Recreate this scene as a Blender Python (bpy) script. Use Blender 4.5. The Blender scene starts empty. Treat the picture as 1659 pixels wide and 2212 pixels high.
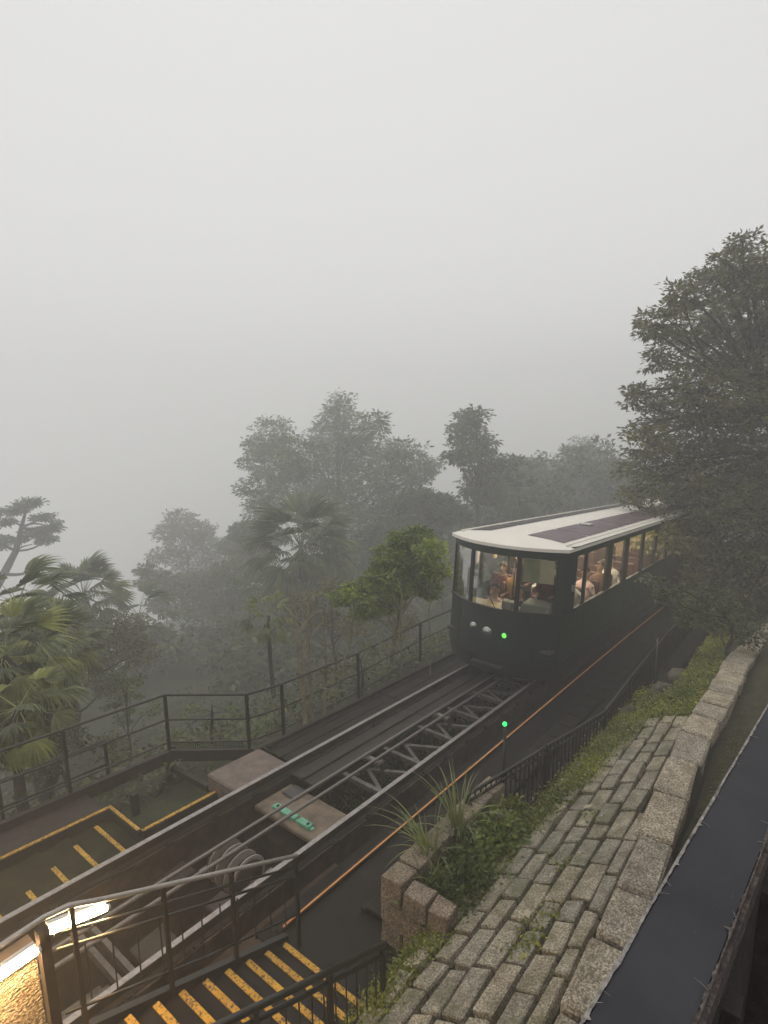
import bpy, bmesh, math, random
import numpy as np
from mathutils import Vector, Matrix

# ------------------------------------------------------------------ camera, world, sun, exposure
scene = bpy.context.scene
COL = scene.collection
SLOPE = -0.1                       # the track falls away from the camera (radians)
TS = math.tan(SLOPE)
CAM = np.array([0.0, -5.248, 4.888])
PITCH, ROLL, YAW = 0.1919, -0.0092, 0.6529
cy, sy, cp, sp = math.cos(YAW), math.sin(YAW), math.cos(PITCH), math.sin(PITCH)
FWD = np.array([cy * cp, sy * cp, -sp]); RGT = np.array([sy, -cy, 0.0]); UPV = np.cross(RGT, FWD)
RGT, UPV = math.cos(ROLL) * RGT + math.sin(ROLL) * UPV, -math.sin(ROLL) * RGT + math.cos(ROLL) * UPV
cd = bpy.data.cameras.new('camera'); cam = bpy.data.objects.new('camera', cd); COL.objects.link(cam)
m = Matrix.Identity(4)
for i in range(3):
    m[i][0], m[i][1], m[i][2], m[i][3] = RGT[i], UPV[i], -FWD[i], CAM[i]
cam.matrix_world = m
cd.sensor_fit = 'HORIZONTAL'; cd.sensor_width = 36.0; cd.lens = 27.10; cd.clip_start = 0.05; cd.clip_end = 2000
scene.camera = cam

SUN_EL, SUN_AZ = math.radians(62), math.radians(50)       # azimuth from +X towards +Y: veiled sun over the valley
world = bpy.data.worlds.new('World'); scene.world = world; world.use_nodes = True
nt = world.node_tree; nt.nodes.clear()
sky = nt.nodes.new('ShaderNodeTexSky'); sky.sky_type = 'NISHITA'; sky.sun_disc = False
sky.sun_elevation = SUN_EL; sky.sun_rotation = math.pi / 2 - SUN_AZ
sky.air_density = 1.0; sky.dust_density = 5.0; sky.ozone_density = 1.0
hs = nt.nodes.new('ShaderNodeHueSaturation'); hs.inputs['Saturation'].default_value = 0.06
mx = nt.nodes.new('ShaderNodeMix'); mx.data_type = 'RGBA'; mx.inputs[0].default_value = 0.90
mx.inputs[7].default_value = (8.95, 8.9, 8.85, 1)           # thick even cloud
bg = nt.nodes.new('ShaderNodeBackground'); bg.inputs['Strength'].default_value = 0.093
wo = nt.nodes.new('ShaderNodeOutputWorld')
nt.links.new(sky.outputs[0], hs.inputs['Color']); nt.links.new(hs.outputs[0], mx.inputs[6])
nt.links.new(mx.outputs[2], bg.inputs[0]); nt.links.new(bg.outputs[0], wo.inputs[0])

sd = bpy.data.lights.new('sun', 'SUN'); sd.energy = 0.6; sd.angle = math.radians(60); sd.color = (1.0, 0.97, 0.92)
sun = bpy.data.objects.new('sun', sd); COL.objects.link(sun)
sdir = Vector((math.cos(SUN_EL) * math.cos(SUN_AZ), math.cos(SUN_EL) * math.sin(SUN_AZ), math.sin(SUN_EL)))
sun.rotation_euler = sdir.to_track_quat('Z', 'Y').to_euler(); sun.location = sdir * 60

scene.view_settings.view_transform = 'Standard'; scene.view_settings.look = 'None'
scene.view_settings.exposure = 0.0; scene.view_settings.gamma = 1.0
scene.cycles.volume_bounces = 14; scene.cycles.max_bounces = 16; scene.cycles.diffuse_bounces = 2
scene.cycles.glossy_bounces = 2; scene.cycles.transmission_bounces = 4; scene.cycles.transparent_max_bounces = 12
scene.cycles.use_denoising = True
scene.cycles.sample_clamp_indirect = 4.0

rng = np.random.default_rng(7); random.seed(7)

def at(px, py, d):
    """World point on the line of sight of photo pixel (1659 x 2212 grid) at distance d along the view axis."""
    f = 1249.03
    return CAM + d * (FWD + RGT * (px - 829.5) / f - UPV * (py - 1106) / f)

# ------------------------------------------------------------------ materials
MATS = {}
def nodes(name):
    mt = bpy.data.materials.new(name); mt.use_nodes = True; MATS[name] = mt
    t = mt.node_tree; return mt, t, t.nodes['Principled BSDF']
def ramp(t, fac, stops):
    r = t.nodes.new('ShaderNodeValToRGB'); el = r.color_ramp.elements
    while len(el) < len(stops): el.new(0.5)
    for e, (p, c) in zip(el, stops): e.position = p; e.color = (*c, 1)
    t.links.new(fac, r.inputs[0]); return r.outputs[0]
def coords(t, scale=(1, 1, 1), kind='Object'):
    tc = t.nodes.new('ShaderNodeTexCoord'); mp = t.nodes.new('ShaderNodeMapping'); mp.inputs['Scale'].default_value = scale
    t.links.new(tc.outputs[kind], mp.inputs[0]); return mp.outputs[0]
def wcoords(t, scale=1.0):
    g = t.nodes.new('ShaderNodeNewGeometry'); mp = t.nodes.new('ShaderNodeMapping')
    mp.inputs['Scale'].default_value = (scale,) * 3 if not isinstance(scale, tuple) else scale
    t.links.new(g.outputs['Position'], mp.inputs[0]); return mp.outputs[0]
def noise(t, vec, scale, detail=5, rough=0.6):
    n = t.nodes.new('ShaderNodeTexNoise'); n.inputs['Scale'].default_value = scale
    n.inputs['Detail'].default_value = detail; n.inputs['Roughness'].default_value = rough
    t.links.new(vec, n.inputs['Vector']); return n.outputs['Fac']
def mix(t, a, b, fac, mode='MIX'):
    mxn = t.nodes.new('ShaderNodeMix'); mxn.data_type = 'RGBA'; mxn.blend_type = mode
    for s, v in ((0, fac), (6, a), (7, b)):
        if hasattr(v, 'links') or hasattr(v, 'is_linked'): t.links.new(v, mxn.inputs[s])
        elif s == 0: mxn.inputs[0].default_value = v
        else: mxn.inputs[s].default_value = (*v, 1)
    return mxn.outputs[2]
def bump(t, p, h, strength, dist=0.02):
    b = t.nodes.new('ShaderNodeBump'); b.inputs['Strength'].default_value = strength; b.inputs['Distance'].default_value = dist
    t.links.new(h, b.inputs['Height']); t.links.new(b.outputs[0], p.inputs['Normal'])

def mat_noise(name, stops, scale=6, rough=0.7, metal=0.0, bstr=0.3, bdist=0.01, bscale=None, spec=0.5):
    mt, t, p = nodes(name); v = wcoords(t)
    n = noise(t, v, scale); c = ramp(t, n, stops); t.links.new(c, p.inputs['Base Color'])
    p.inputs['Roughness'].default_value = rough; p.inputs['Metallic'].default_value = metal
    p.inputs['Specular IOR Level'].default_value = spec
    if bstr: bump(t, p, noise(t, v, bscale or scale * 4), bstr, bdist)
    return mt

def mat_granite(name, dark, lite, moss, speck=1.0):
    mt, t, p = nodes(name); v = wcoords(t)
    n1 = noise(t, v, 55 * speck, 3, 0.75); n2 = noise(t, v, 5, 4); n3 = noise(t, v, 2.3, 5, 0.65)
    oi = t.nodes.new('ShaderNodeObjectInfo')
    base = ramp(t, n1, [(0.30, tuple(c * 0.35 for c in dark)), (0.47, dark), (0.60, lite), (0.75, tuple(min(1, c * 1.5) for c in lite))])
    rv = ramp(t, oi.outputs['Random'], [(0.0, (0.80, 0.82, 0.82)), (0.5, (0.93, 0.92, 0.89)), (1.0, (1.1, 1.06, 0.98))])
    base = mix(t, base, rv, 1.0, 'MULTIPLY')
    st = ramp(t, n2, [(0.35, (0.55, 0.53, 0.48)), (0.6, (1, 1, 1))]); base = mix(t, base, st, 0.9, 'MULTIPLY')
    mf = ramp(t, n3, [(0.50, (0, 0, 0)), (0.66, (1, 1, 1))])
    bw = t.nodes.new('ShaderNodeRGBToBW'); t.links.new(mf, bw.inputs[0])
    mm = t.nodes.new('ShaderNodeMath'); mm.operation = 'MULTIPLY'; mm.inputs[1].default_value = moss; t.links.new(bw.outputs[0], mm.inputs[0])
    base = mix(t, base, (0.075, 0.085, 0.025), mm.outputs[0])
    t.links.new(base, p.inputs['Base Color']); p.inputs['Roughness'].default_value = 0.82
    hsum = t.nodes.new('ShaderNodeMath'); hsum.operation = 'ADD'; t.links.new(n1, hsum.inputs[0]); t.links.new(noise(t, v, 14, 5), hsum.inputs[1])
    bump(t, p, hsum.outputs[0], 0.55, 0.02); return mt

def mat_leaf(name, stops, trans=0.3, rough=0.45):
    mt, t, p = nodes(name)
    g = t.nodes.new('ShaderNodeNewGeometry'); c = ramp(t, g.outputs['Random Per Island'], stops)
    n = noise(t, wcoords(t), 0.9, 2); c = mix(t, c, ramp(t, n, [(0.3, (0.5, 0.56, 0.5)), (0.5, (0.95, 0.95, 0.9)), (0.7, (1.4, 1.32, 1.1))]), 1.0, 'MULTIPLY')
    t.links.new(c, p.inputs['Base Color']); p.inputs['Roughness'].default_value = rough
    tr = t.nodes.new('ShaderNodeBsdfTranslucent'); t.links.new(c, tr.inputs['Color'])
    ms = t.nodes.new('ShaderNodeMixShader'); ms.inputs[0].default_value = trans
    out = t.nodes['Material Output']
    t.links.new(p.outputs[0], ms.inputs[1]); t.links.new(tr.outputs[0], ms.inputs[2]); t.links.new(ms.outputs[0], out.inputs['Surface'])
    return mt

def mat_emit(name, col, strength):
    mt, t, p = nodes(name); p.inputs['Base Color'].default_value = (*col, 1)
    p.inputs['Emission Color'].default_value = (*col, 1); p.inputs['Emission Strength'].default_value = strength; return mt

def mat_glass(name, tint, gloss=0.06):
    mt = bpy.data.materials.new(name); mt.use_nodes = True; MATS[name] = mt; t = mt.node_tree; t.nodes.clear()
    tr = t.nodes.new('ShaderNodeBsdfTransparent'); tr.inputs[0].default_value = (*tint, 1)
    gl = t.nodes.new('ShaderNodeBsdfGlossy'); gl.inputs['Roughness'].default_value = 0.05; gl.inputs[0].default_value = (0.9, 0.9, 0.9, 1)
    lw = t.nodes.new('ShaderNodeLayerWeight'); lw.inputs[0].default_value = 0.35
    mp = t.nodes.new('ShaderNodeMapRange'); mp.inputs[3].default_value = gloss; mp.inputs[4].default_value = 0.4
    t.links.new(lw.outputs['Fresnel'], mp.inputs[0])
    ms = t.nodes.new('ShaderNodeMixShader'); out = t.nodes.new('ShaderNodeOutputMaterial')
    t.links.new(mp.outputs[0], ms.inputs[0]); t.links.new(tr.outputs[0], ms.inputs[1]); t.links.new(gl.outputs[0], ms.inputs[2])
    t.links.new(ms.outputs[0], out.inputs[0]); return mt

mat_granite('granite', (0.235, 0.21, 0.165), (0.47, 0.425, 0.335), 0.55)
mat_granite('coping_granite', (0.25, 0.215, 0.165), (0.60, 0.53, 0.43), 0.06, 0.85)
mat_granite('warm_granite', (0.19, 0.15, 0.115), (0.40, 0.33, 0.26), 0.3)
mat_noise('mortar_soil', [(0.3, (0.008, 0.007, 0.004)), (0.6, (0.016, 0.016, 0.007)), (0.8, (0.035, 0.04, 0.013))], 5, 0.95, 0, 0.6, 0.02)
mat_noise('ground_soil', [(0.3, (0.014, 0.018, 0.009)), (0.55, (0.03, 0.04, 0.016)), (0.8, (0.055, 0.062, 0.025))], 1.6, 0.95, 0, 0.8, 0.05, 9)
mat_noise('moss_ground', [(0.3, (0.016, 0.014, 0.005)), (0.55, (0.035, 0.034, 0.010)), (0.8, (0.06, 0.062, 0.018))], 5, 0.95, 0, 0.8, 0.03, 30)
mat_noise('asphalt', [(0.3, (0.007, 0.0055, 0.0045)), (0.6, (0.014, 0.011, 0.009)), (0.85, (0.028, 0.022, 0.018))], 3.5, 0.7, 0, 0.35, 0.006, 90, 0.25)
mat_noise('dark_concrete', [(0.3, (0.010, 0.0085, 0.006)), (0.6, (0.022, 0.019, 0.013)), (0.85, (0.042, 0.037, 0.026))], 4, 0.8, 0, 0.4, 0.008, 50, 0.25)
mat_noise('mossy_concrete', [(0.3, (0.010, 0.009, 0.005)), (0.55, (0.02, 0.021, 0.009)), (0.8, (0.038, 0.042, 0.016))], 4, 0.9, 0, 0.5, 0.012, 40, 0.2)
mat_noise('pit_concrete', [(0.3, (0.022, 0.014, 0.009)), (0.6, (0.07, 0.045, 0.028)), (0.85, (0.13, 0.09, 0.055))], 3, 0.85, 0, 0.5, 0.02, 14)
mat_noise('rusty_steel', [(0.3, (0.012, 0.010, 0.009)), (0.6, (0.035, 0.024, 0.018)), (0.85, (0.07, 0.042, 0.028))], 7, 0.7, 0.2, 0.3, 0.004, 60)
mat_noise('girder_rust', [(0.3, (0.018, 0.013, 0.010)), (0.6, (0.06, 0.04, 0.028)), (0.85, (0.13, 0.08, 0.05))], 6, 0.75, 0.0, 0.4, 0.004, 50)
mat_noise('rail_steel', [(0.3, (0.20, 0.18, 0.165)), (0.7, (0.36, 0.33, 0.31))], 20, 0.42, 0.5, 0.1, 0.002)
mat_noise('brace_steel', [(0.3, (0.06, 0.052, 0.046)), (0.7, (0.15, 0.135, 0.12))], 12, 0.6, 0.3, 0.2, 0.003)
mat_noise('cable_steel', [(0.3, (0.12, 0.105, 0.095)), (0.7, (0.24, 0.215, 0.195))], 60, 0.5, 0.5, 0.3, 0.003, 120)
mat_noise('grey_pipe', [(0.3, (0.30, 0.28, 0.255)), (0.7, (0.43, 0.40, 0.365))], 20, 0.45, 0.2, 0.1, 0.002)
mat_noise('black_paint', [(0.3, (0.007, 0.007, 0.006)), (0.7, (0.018, 0.017, 0.015))], 14, 0.45, 0.0, 0.15, 0.002)
mat_noise('green_black_paint', [(0.3, (0.010, 0.010, 0.007)), (0.6, (0.024, 0.022, 0.015)), (0.8, (0.045, 0.038, 0.024))], 18, 0.5, 0.1, 0.2, 0.002)
mat_noise('cabinet_grey', [(0.3, (0.05, 0.047, 0.045)), (0.7, (0.10, 0.095, 0.09))], 6, 0.6, 0.1, 0.1, 0.002)
mat_noise('slab_concrete', [(0.25, (0.065, 0.05, 0.036)), (0.5, (0.19, 0.145, 0.105)), (0.72, (0.27, 0.205, 0.13)), (0.9, (0.10, 0.10, 0.04))], 4.2, 0.85, 0, 0.4, 0.01, 40)
mat_noise('pink_concrete', [(0.25, (0.10, 0.078, 0.062)), (0.6, (0.18, 0.14, 0.115)), (0.85, (0.25, 0.20, 0.165))], 6, 0.85, 0, 0.3, 0.006, 50)
mat_noise('green_plate', [(0.3, (0.10, 0.30, 0.19)), (0.6, (0.16, 0.46, 0.30)), (0.85, (0.22, 0.5, 0.34))], 14, 0.5, 0, 0.1, 0.002)
mat_noise('orange_lamplight', [(0.3, (0.72, 0.28, 0.07)), (0.7, (0.88, 0.42, 0.13))], 9, 0.5, 0, 0.1, 0.002)  # orange lamplight on the trackside cable, painted into its colour
mat_noise('white_enamel', [(0.3, (0.50, 0.48, 0.45)), (0.7, (0.66, 0.64, 0.6))], 9, 0.5, 0, 0.1, 0.002)
mat_noise('bark', [(0.3, (0.022, 0.018, 0.013)), (0.7, (0.07, 0.058, 0.042))], 6, 0.9, 0, 0.7, 0.02, 30)
mat_noise('pale_bark', [(0.3, (0.11, 0.095, 0.06)), (0.7, (0.26, 0.225, 0.15))], 8, 0.9, 0, 0.5, 0.01, 40)
mat_noise('palm_fibre', [(0.3, (0.018, 0.015, 0.010)), (0.7, (0.05, 0.042, 0.028))], 9, 0.95, 0, 0.9, 0.03, 25)
mat_noise('rough_stone', [(0.3, (0.05, 0.045, 0.035)), (0.7, (0.14, 0.125, 0.09))], 5, 0.9, 0, 0.6, 0.03, 20)
mat_noise('wood_dark', [(0.3, (0.010, 0.007, 0.006)), (0.6, (0.03, 0.022, 0.018)), (0.8, (0.07, 0.052, 0.042))], 22, 0.85, 0, 0.7, 0.006, 60)
# worn yellow nosing paint
mt, t, p = nodes('yellow_paint'); v = wcoords(t)
c = mix(t, ramp(t, noise(t, v, 4), [(0.3, (0.38, 0.20, 0.015)), (0.7, (0.60, 0.34, 0.03))]), (0.05, 0.04, 0.025), ramp(t, noise(t, v, 38, 6, 0.7), [(0.50, (0, 0, 0)), (0.60, (1, 1, 1))]))
t.links.new(c, p.inputs['Base Color']); p.inputs['Roughness'].default_value = 0.7; bump(t, p, noise(t, v, 80), 0.4, 0.004)
# pebbledash: embedded chips
mt, t, p = nodes('pebbledash'); v = wcoords(t, (1.0, 1.0, 1.6))
vo = t.nodes.new('ShaderNodeTexVoronoi'); vo.inputs['Scale'].default_value = 46; t.links.new(v, vo.inputs['Vector'])
c = mix(t, ramp(t, vo.outputs['Distance'], [(0.1, (0.62, 0.54, 0.42)), (0.6, (0.22, 0.17, 0.12))]), ramp(t, noise(t, v, 5), [(0.35, (0.6, 0.55, 0.5)), (0.7, (1, 1, 1))]), 1.0, 'MULTIPLY')
t.links.new(c, p.inputs['Base Color']); p.inputs['Roughness'].default_value = 0.75
inv = t.nodes.new('ShaderNodeMath'); inv.operation = 'SUBTRACT'; inv.inputs[0].default_value = 1.0; t.links.new(vo.outputs['Distance'], inv.inputs[1])
bump(t, p, inv.outputs[0], 0.9, 0.03)
# tram paint and fittings
def plain(name, col, rough=0.4, metal=0.0, coat=0.0):
    mt, t, p = nodes(name); v = wcoords(t)
    c = mix(t, col, ramp(t, noise(t, v, 3.0), [(0.3, (0.75, 0.75, 0.74)), (0.7, (1.08, 1.08, 1.07))]), 1.0, 'MULTIPLY')
    t.links.new(c, p.inputs['Base Color']); p.inputs['Roughness'].default_value = rough; p.inputs['Metallic'].default_value = metal
    p.inputs['Coat Weight'].default_value = coat; return mt
plain('tram_green', (0.004, 0.017, 0.010), 0.5); mat_noise('tram_roof', [(0.3, (0.76, 0.71, 0.62)), (0.7, (0.83, 0.78, 0.69))], 1.5, 0.5, 0, 0)
plain('tram_dark', (0.006, 0.007, 0.006), 0.55); plain('skylight', (0.14, 0.095, 0.105), 0.5)
plain('roof_dark_strip', (0.028, 0.030, 0.026), 0.6); plain('seat_red', (0.075, 0.03, 0.026), 0.7)
plain('beige_shelf', (0.46, 0.33, 0.17), 0.5); plain('console_grey', (0.17, 0.17, 0.145), 0.5); plain('blind_olive', (0.27, 0.25, 0.15), 0.7)
plain('interior_wood', (0.42, 0.30, 0.18), 0.5); plain('interior_floor', (0.05, 0.04, 0.035), 0.6); plain('interior_ceiling', (0.5, 0.42, 0.3), 0.6)
plain('chrome', (0.55, 0.55, 0.52), 0.2, 0.9); plain('lens_grey', (0.5, 0.5, 0.46), 0.12, 0.85); plain('rubber', (0.012, 0.011, 0.011), 0.8)
for n_, c_ in (('skin', (0.42, 0.25, 0.17)), ('hair_black', (0.012, 0.010, 0.009)), ('hair_brown', (0.05, 0.03, 0.02)), ('cloth_pink', (0.55, 0.38, 0.37)),
               ('cloth_brown', (0.16, 0.075, 0.045)), ('cloth_navy', (0.02, 0.022, 0.04)), ('cloth_white', (0.6, 0.57, 0.52)), ('cloth_maroon', (0.12, 0.03, 0.03)), ('cloth_ochre', (0.36, 0.2, 0.06)), ('cloth_black', (0.015, 0.014, 0.014))):
    plain(n_, c_, 0.75)
mat_emit('tram_lamp', (1.0, 0.85, 0.62), 62.0)
mat_emit('green_glow', (0.10, 1.0, 0.07), 2.2)
mat_emit('signal_green', (0.03, 1.0, 0.16), 2.0)
mat_emit('tube_glow', (1.0, 0.64, 0.28), 300.0)
mat_glass('tram_glass', (0.80, 0.84, 0.80), 0.05)
# foreground rail: blue-black sheet top with bare, scuffed margins
mt, t, p = nodes('blue_black_sheet'); v = wcoords(t)
c = mix(t, ramp(t, noise(t, v, 5), [(0.3, (0.016, 0.0165, 0.021)), (0.7, (0.029, 0.0295, 0.036))]), (0.22, 0.21, 0.20), ramp(t, noise(t, v, 34, 6, 0.8), [(0.66, (0, 0, 0)), (0.72, (1, 1, 1))]))
t.links.new(c, p.inputs['Base Color']); p.inputs['Roughness'].default_value = 0.6; p.inputs['Specular IOR Level'].default_value = 0.3; bump(t, p, noise(t, v, 60), 0.15, 0.003)
mat_noise('scuffed_edge', [(0.35, (0.10, 0.09, 0.08)), (0.5, (0.26, 0.235, 0.215)), (0.75, (0.42, 0.39, 0.36))], 45, 0.85, 0, 0.8, 0.006, 160)
mat_noise('splintered_wood', [(0.35, (0.03, 0.022, 0.019)), (0.55, (0.09, 0.07, 0.062)), (0.8, (0.28, 0.24, 0.21))], 60, 0.9, 0, 0.9, 0.006, 180)
# foliage
G = lambda *cs: [(i / (len(cs) - 1), c) for i, c in enumerate(cs)]
mat_leaf('leaf_dark', G((0.05, 0.064, 0.026), (0.085, 0.105, 0.040), (0.14, 0.155, 0.06)))
mat_leaf('leaf_mid', G((0.07, 0.105, 0.04), (0.12, 0.165, 0.06), (0.20, 0.25, 0.095)))
mat_leaf('leaf_olive', G((0.085, 0.09, 0.036), (0.14, 0.142, 0.055), (0.23, 0.215, 0.08)))
mat_leaf('leaf_bright', G((0.11, 0.17, 0.028), (0.21, 0.29, 0.05), (0.38, 0.44, 0.09)), 0.45)
mat_leaf('leaf_moss', G((0.11, 0.14, 0.02), (0.21, 0.24, 0.036), (0.34, 0.35, 0.065)))
mat_leaf('leaf_fern', G((0.065, 0.105, 0.02), (0.12, 0.18, 0.034), (0.20, 0.25, 0.055)))
mat_leaf('leaf_yellow', G((0.16, 0.13, 0.03), (0.24, 0.19, 0.04)))
mat_leaf('palm_green', G((0.06, 0.085, 0.028), (0.10, 0.13, 0.04), (0.16, 0.18, 0.055)), 0.25)
mat_leaf('palm_lime', G((0.18, 0.21, 0.05), (0.30, 0.32, 0.08)), 0.35)
mat_leaf('blade', G((0.10, 0.14, 0.04), (0.19, 0.23, 0.07), (0.33, 0.34, 0.14)), 0.3)
mat_leaf('dry_leaf', G((0.33, 0.28, 0.20), (0.48, 0.43, 0.34)), 0.2)

# ------------------------------------------------------------------ mesh helpers
def link(name, me, mat, parent=None):
    o = bpy.data.objects.new(name, me); COL.objects.link(o)
    if mat and not me.materials: me.materials.append(MATS[mat])
    if parent is not None: o.parent = parent
    return o
def tag(o, label=None, cat=None, group=None, kind=None):
    if label: o['label'] = label
    if cat: o['category'] = cat
    if group: o['group'] = group
    if kind: o['kind'] = kind
    return o
def empty(name, loc=(0, 0, 0), rot=(0, 0, 0)):
    o = bpy.data.objects.new(name, None); COL.objects.link(o); o.location = loc; o.rotation_euler = rot; o.empty_display_size = 0.1; return o

class MB:
    def __init__(s, smooth=False): s.v = []; s.f = []; s.smooth = smooth
    def add(s, vs, fs):
        b = len(s.v); s.v += [tuple(map(float, q)) for q in vs]; s.f += [tuple(b + i for i in q) for q in fs]; return s
    def box(s, lo, hi):
        (a, b, c), (d, e, g) = lo, hi
        return s.add([(a, b, c), (d, b, c), (d, e, c), (a, e, c), (a, b, g), (d, b, g), (d, e, g), (a, e, g)],
                     [(3, 2, 1, 0), (4, 5, 6, 7), (0, 1, 5, 4), (1, 2, 6, 5), (2, 3, 7, 6), (3, 0, 4, 7)])
    def prism(s, lo, hi, slope=TS, z0=0.0):
        """box sheared along the falling track: z given relative to rail level"""
        b = len(s.v); s.box(lo, hi)
        for i in range(b, len(s.v)):
            x, y, z = s.v[i]; s.v[i] = (x, y, z + slope * x + z0)
        return s
    def hexa(s, bot, top):
        return s.add(list(bot) + list(top), [(3, 2, 1, 0), (4, 5, 6, 7), (0, 1, 5, 4), (1, 2, 6, 5), (2, 3, 7, 6), (3, 0, 4, 7)])
    def bar(s, a, b, w, h, up=(0, 0, 1)):
        a, b, up = Vector(a), Vector(b), Vector(up); d = (b - a).normalized(); r = d.cross(up)
        if r.length < 1e-4: r = d.cross(Vector((0, 1, 0)))
        r.normalize(); u = r.cross(d); r *= w / 2; u *= h / 2
        q = [a - r - u, a + r - u, a + r + u, a - r + u, b - r - u, b + r - u, b + r + u, b - r + u]
        return s.add(q, [(3, 2, 1, 0), (4, 5, 6, 7), (0, 1, 5, 4), (1, 2, 6, 5), (2, 3, 7, 6), (3, 0, 4, 7)])
    def tube(s, pts, r, n=8, cap=True):
        pts = [Vector(q) for q in pts]; rs = r if isinstance(r, (list, tuple)) else [r] * len(pts)
        b = len(s.v); ref = Vector((0.31, 0.22, 0.92))
        for i, q in enumerate(pts):
            d = (pts[min(i + 1, len(pts) - 1)] - pts[max(i - 1, 0)]).normalized()
            if abs(d.dot(ref)) > 0.95: ref = Vector((1, 0.1, 0))
            x = d.cross(ref).normalized(); y = d.cross(x)
            for k in range(n):
                a = 2 * math.pi * k / n; s.v.append(tuple(q + (x * math.cos(a) + y * math.sin(a)) * rs[i]))
        for i in range(len(pts) - 1):
            for k in range(n):
                k2 = (k + 1) % n; s.f.append((b + i * n + k, b + i * n + k2, b + (i + 1) * n + k2, b + (i + 1) * n + k))
        if cap:
            s.f.append(tuple(b + k for k in reversed(range(n)))); e = b + (len(pts) - 1) * n; s.f.append(tuple(e + k for k in range(n)))
        return s
    def lathe(s, c, axis, prof, n=20):
        c, ax = Vector(c), Vector(axis).normalized(); x = ax.cross(Vector((0.1, 0.2, 1)) if abs(ax.z) < 0.9 else Vector((1, 0, 0))).normalized(); y = ax.cross(x)
        b = len(s.v)
        for r, h in prof:
            for k in range(n):
                a = 2 * math.pi * k / n; s.v.append(tuple(c + ax * h + (x * math.cos(a) + y * math.sin(a)) * r))
        for i in range(len(prof) - 1):
            for k in range(n):
                k2 = (k + 1) % n; s.f.append((b + i * n + k, b + i * n + k2, b + (i + 1) * n + k2, b + (i + 1) * n + k))
        s.f.append(tuple(b + k for k in reversed(range(n)))); e = b + (len(prof) - 1) * n; s.f.append(tuple(e + k for k in range(n)))
        return s
    def mesh(s, name='mesh', bevel=0.0):
        me = bpy.data.meshes.new(name); me.from_pydata(s.v, [], s.f)
        bm = bmesh.new(); bm.from_mesh(me)
        bmesh.ops.recalc_face_normals(bm, faces=bm.faces)
        if bevel: bmesh.ops.bevel(bm, geom=bm.edges[:], offset=bevel, segments=1, affect='EDGES', profile=0.7)
        bm.to_mesh(me); bm.free()
        if s.smooth: me.polygons.foreach_set('use_smooth', [True] * len(me.polygons))
        return me
    def build(s, name, mat, parent=None, bevel=0.0):
        return link(name, s.mesh(name, bevel), mat, parent)

def quads_mesh(name, V, nper=4):
    """V (N*nper,3) -> N separate polygons of nper vertices"""
    me = bpy.data.meshes.new(name); n = len(V) // nper
    me.vertices.add(len(V)); me.vertices.foreach_set('co', np.asarray(V, np.float32).ravel())
    me.loops.add(n * nper); me.loops.foreach_set('vertex_index', np.arange(n * nper, dtype=np.int32))
    me.polygons.add(n); me.polygons.foreach_set('loop_start', np.arange(0, n * nper, nper, dtype=np.int32)); me.polygons.foreach_set('loop_total', np.full(n, nper, np.int32))
    me.update(calc_edges=True); return me

def leaves(P, D, L, Wd, curl=0.25, r=rng):
    """leaf diamonds: base P, direction D, length L, width Wd (arrays)"""
    D = D / np.linalg.norm(D, axis=1, keepdims=True)
    R = r.normal(size=P.shape); N = R - (R * D).sum(1, keepdims=True) * D; N[:, 2] = np.abs(N[:, 2]) + 0.6
    N -= (N * D).sum(1, keepdims=True) * D; N /= np.linalg.norm(N, axis=1, keepdims=True)
    S = np.cross(D, N); L = L[:, None]; Wd = Wd[:, None]
    mid = P + D * L * 0.45
    V = np.stack([P, mid + S * Wd * 0.5 + N * L * curl * 0.25, P + D * L - N * L * curl * 0.4, mid - S * Wd * 0.5 + N * L * curl * 0.25], 1)
    return V.reshape(-1, 3)

# ------------------------------------------------------------------ ground
def sstep(a, b, x): q = np.clip((x - a) / (b - a), 0, 1); return q * q * (3 - 2 * q)
def ground_z(x, y):
    x = np.asarray(x, float); y = np.asarray(y, float)
    xx = np.where(x < 40, x, 40 + (x - 40) * 0.35)
    z = TS * np.maximum(xx, -20) - 0.95
    left = np.maximum(0, y - 3.2)
    drop = 0.58 * np.minimum(left, 10) + 0.28 * np.clip(left - 10, 0, 22) + 0.78 * np.clip(left - 32, 0, 230) + 0.03 * np.maximum(0, left - 260)
    z = z - drop * (0.55 + 0.45 * sstep(60, 15, x))
    right = np.maximum(0, -y - 3.0)
    z = z + 0.55 * sstep(-2.6, -3.3, y) + 0.25 * np.minimum(right, 3) * sstep(8, 14, x) + 0.62 * np.clip(right - 3, 0, 30) * sstep(9, 16, x)
    z = z + 5 * np.exp(-((x - 88) / 26) ** 2 - ((y - 20) / 26) ** 2)
    z = z + 0.25 * np.sin(x * 0.9 + y * 0.4) * sstep(4, 8, y) + 0.3 * np.sin(y * 0.7 - x * 0.3) * sstep(4, 8, y)
    return z
gx = np.concatenate([np.linspace(-140, -10, 16), np.linspace(-8, 40, 65), np.linspace(43, 120, 28), np.linspace(130, 270, 15)])
gy = np.concatenate([np.linspace(-140, -14, 16), np.linspace(-12, 34, 93), np.linspace(37, 130, 28), np.linspace(140, 250, 12)])
GX, GY = np.meshgrid(gx, gy, indexing='ij'); GZ = ground_z(GX, GY)
GZ -= 1.2 * ((np.abs(GX - 4.2) < 3.0) & (np.abs(GY) < 1.1))       # under the winch pit
vs = np.stack([GX, GY, GZ], -1).reshape(-1, 3); ny = len(gy)
fs = [(i * ny + j, (i + 1) * ny + j, (i + 1) * ny + j + 1, i * ny + j + 1) for i in range(len(gx) - 1) for j in range(ny - 1)]
me = bpy.data.meshes.new('ground'); me.from_pydata(vs.tolist(), [], fs); me.polygons.foreach_set('use_smooth', [True] * len(fs))
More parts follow.
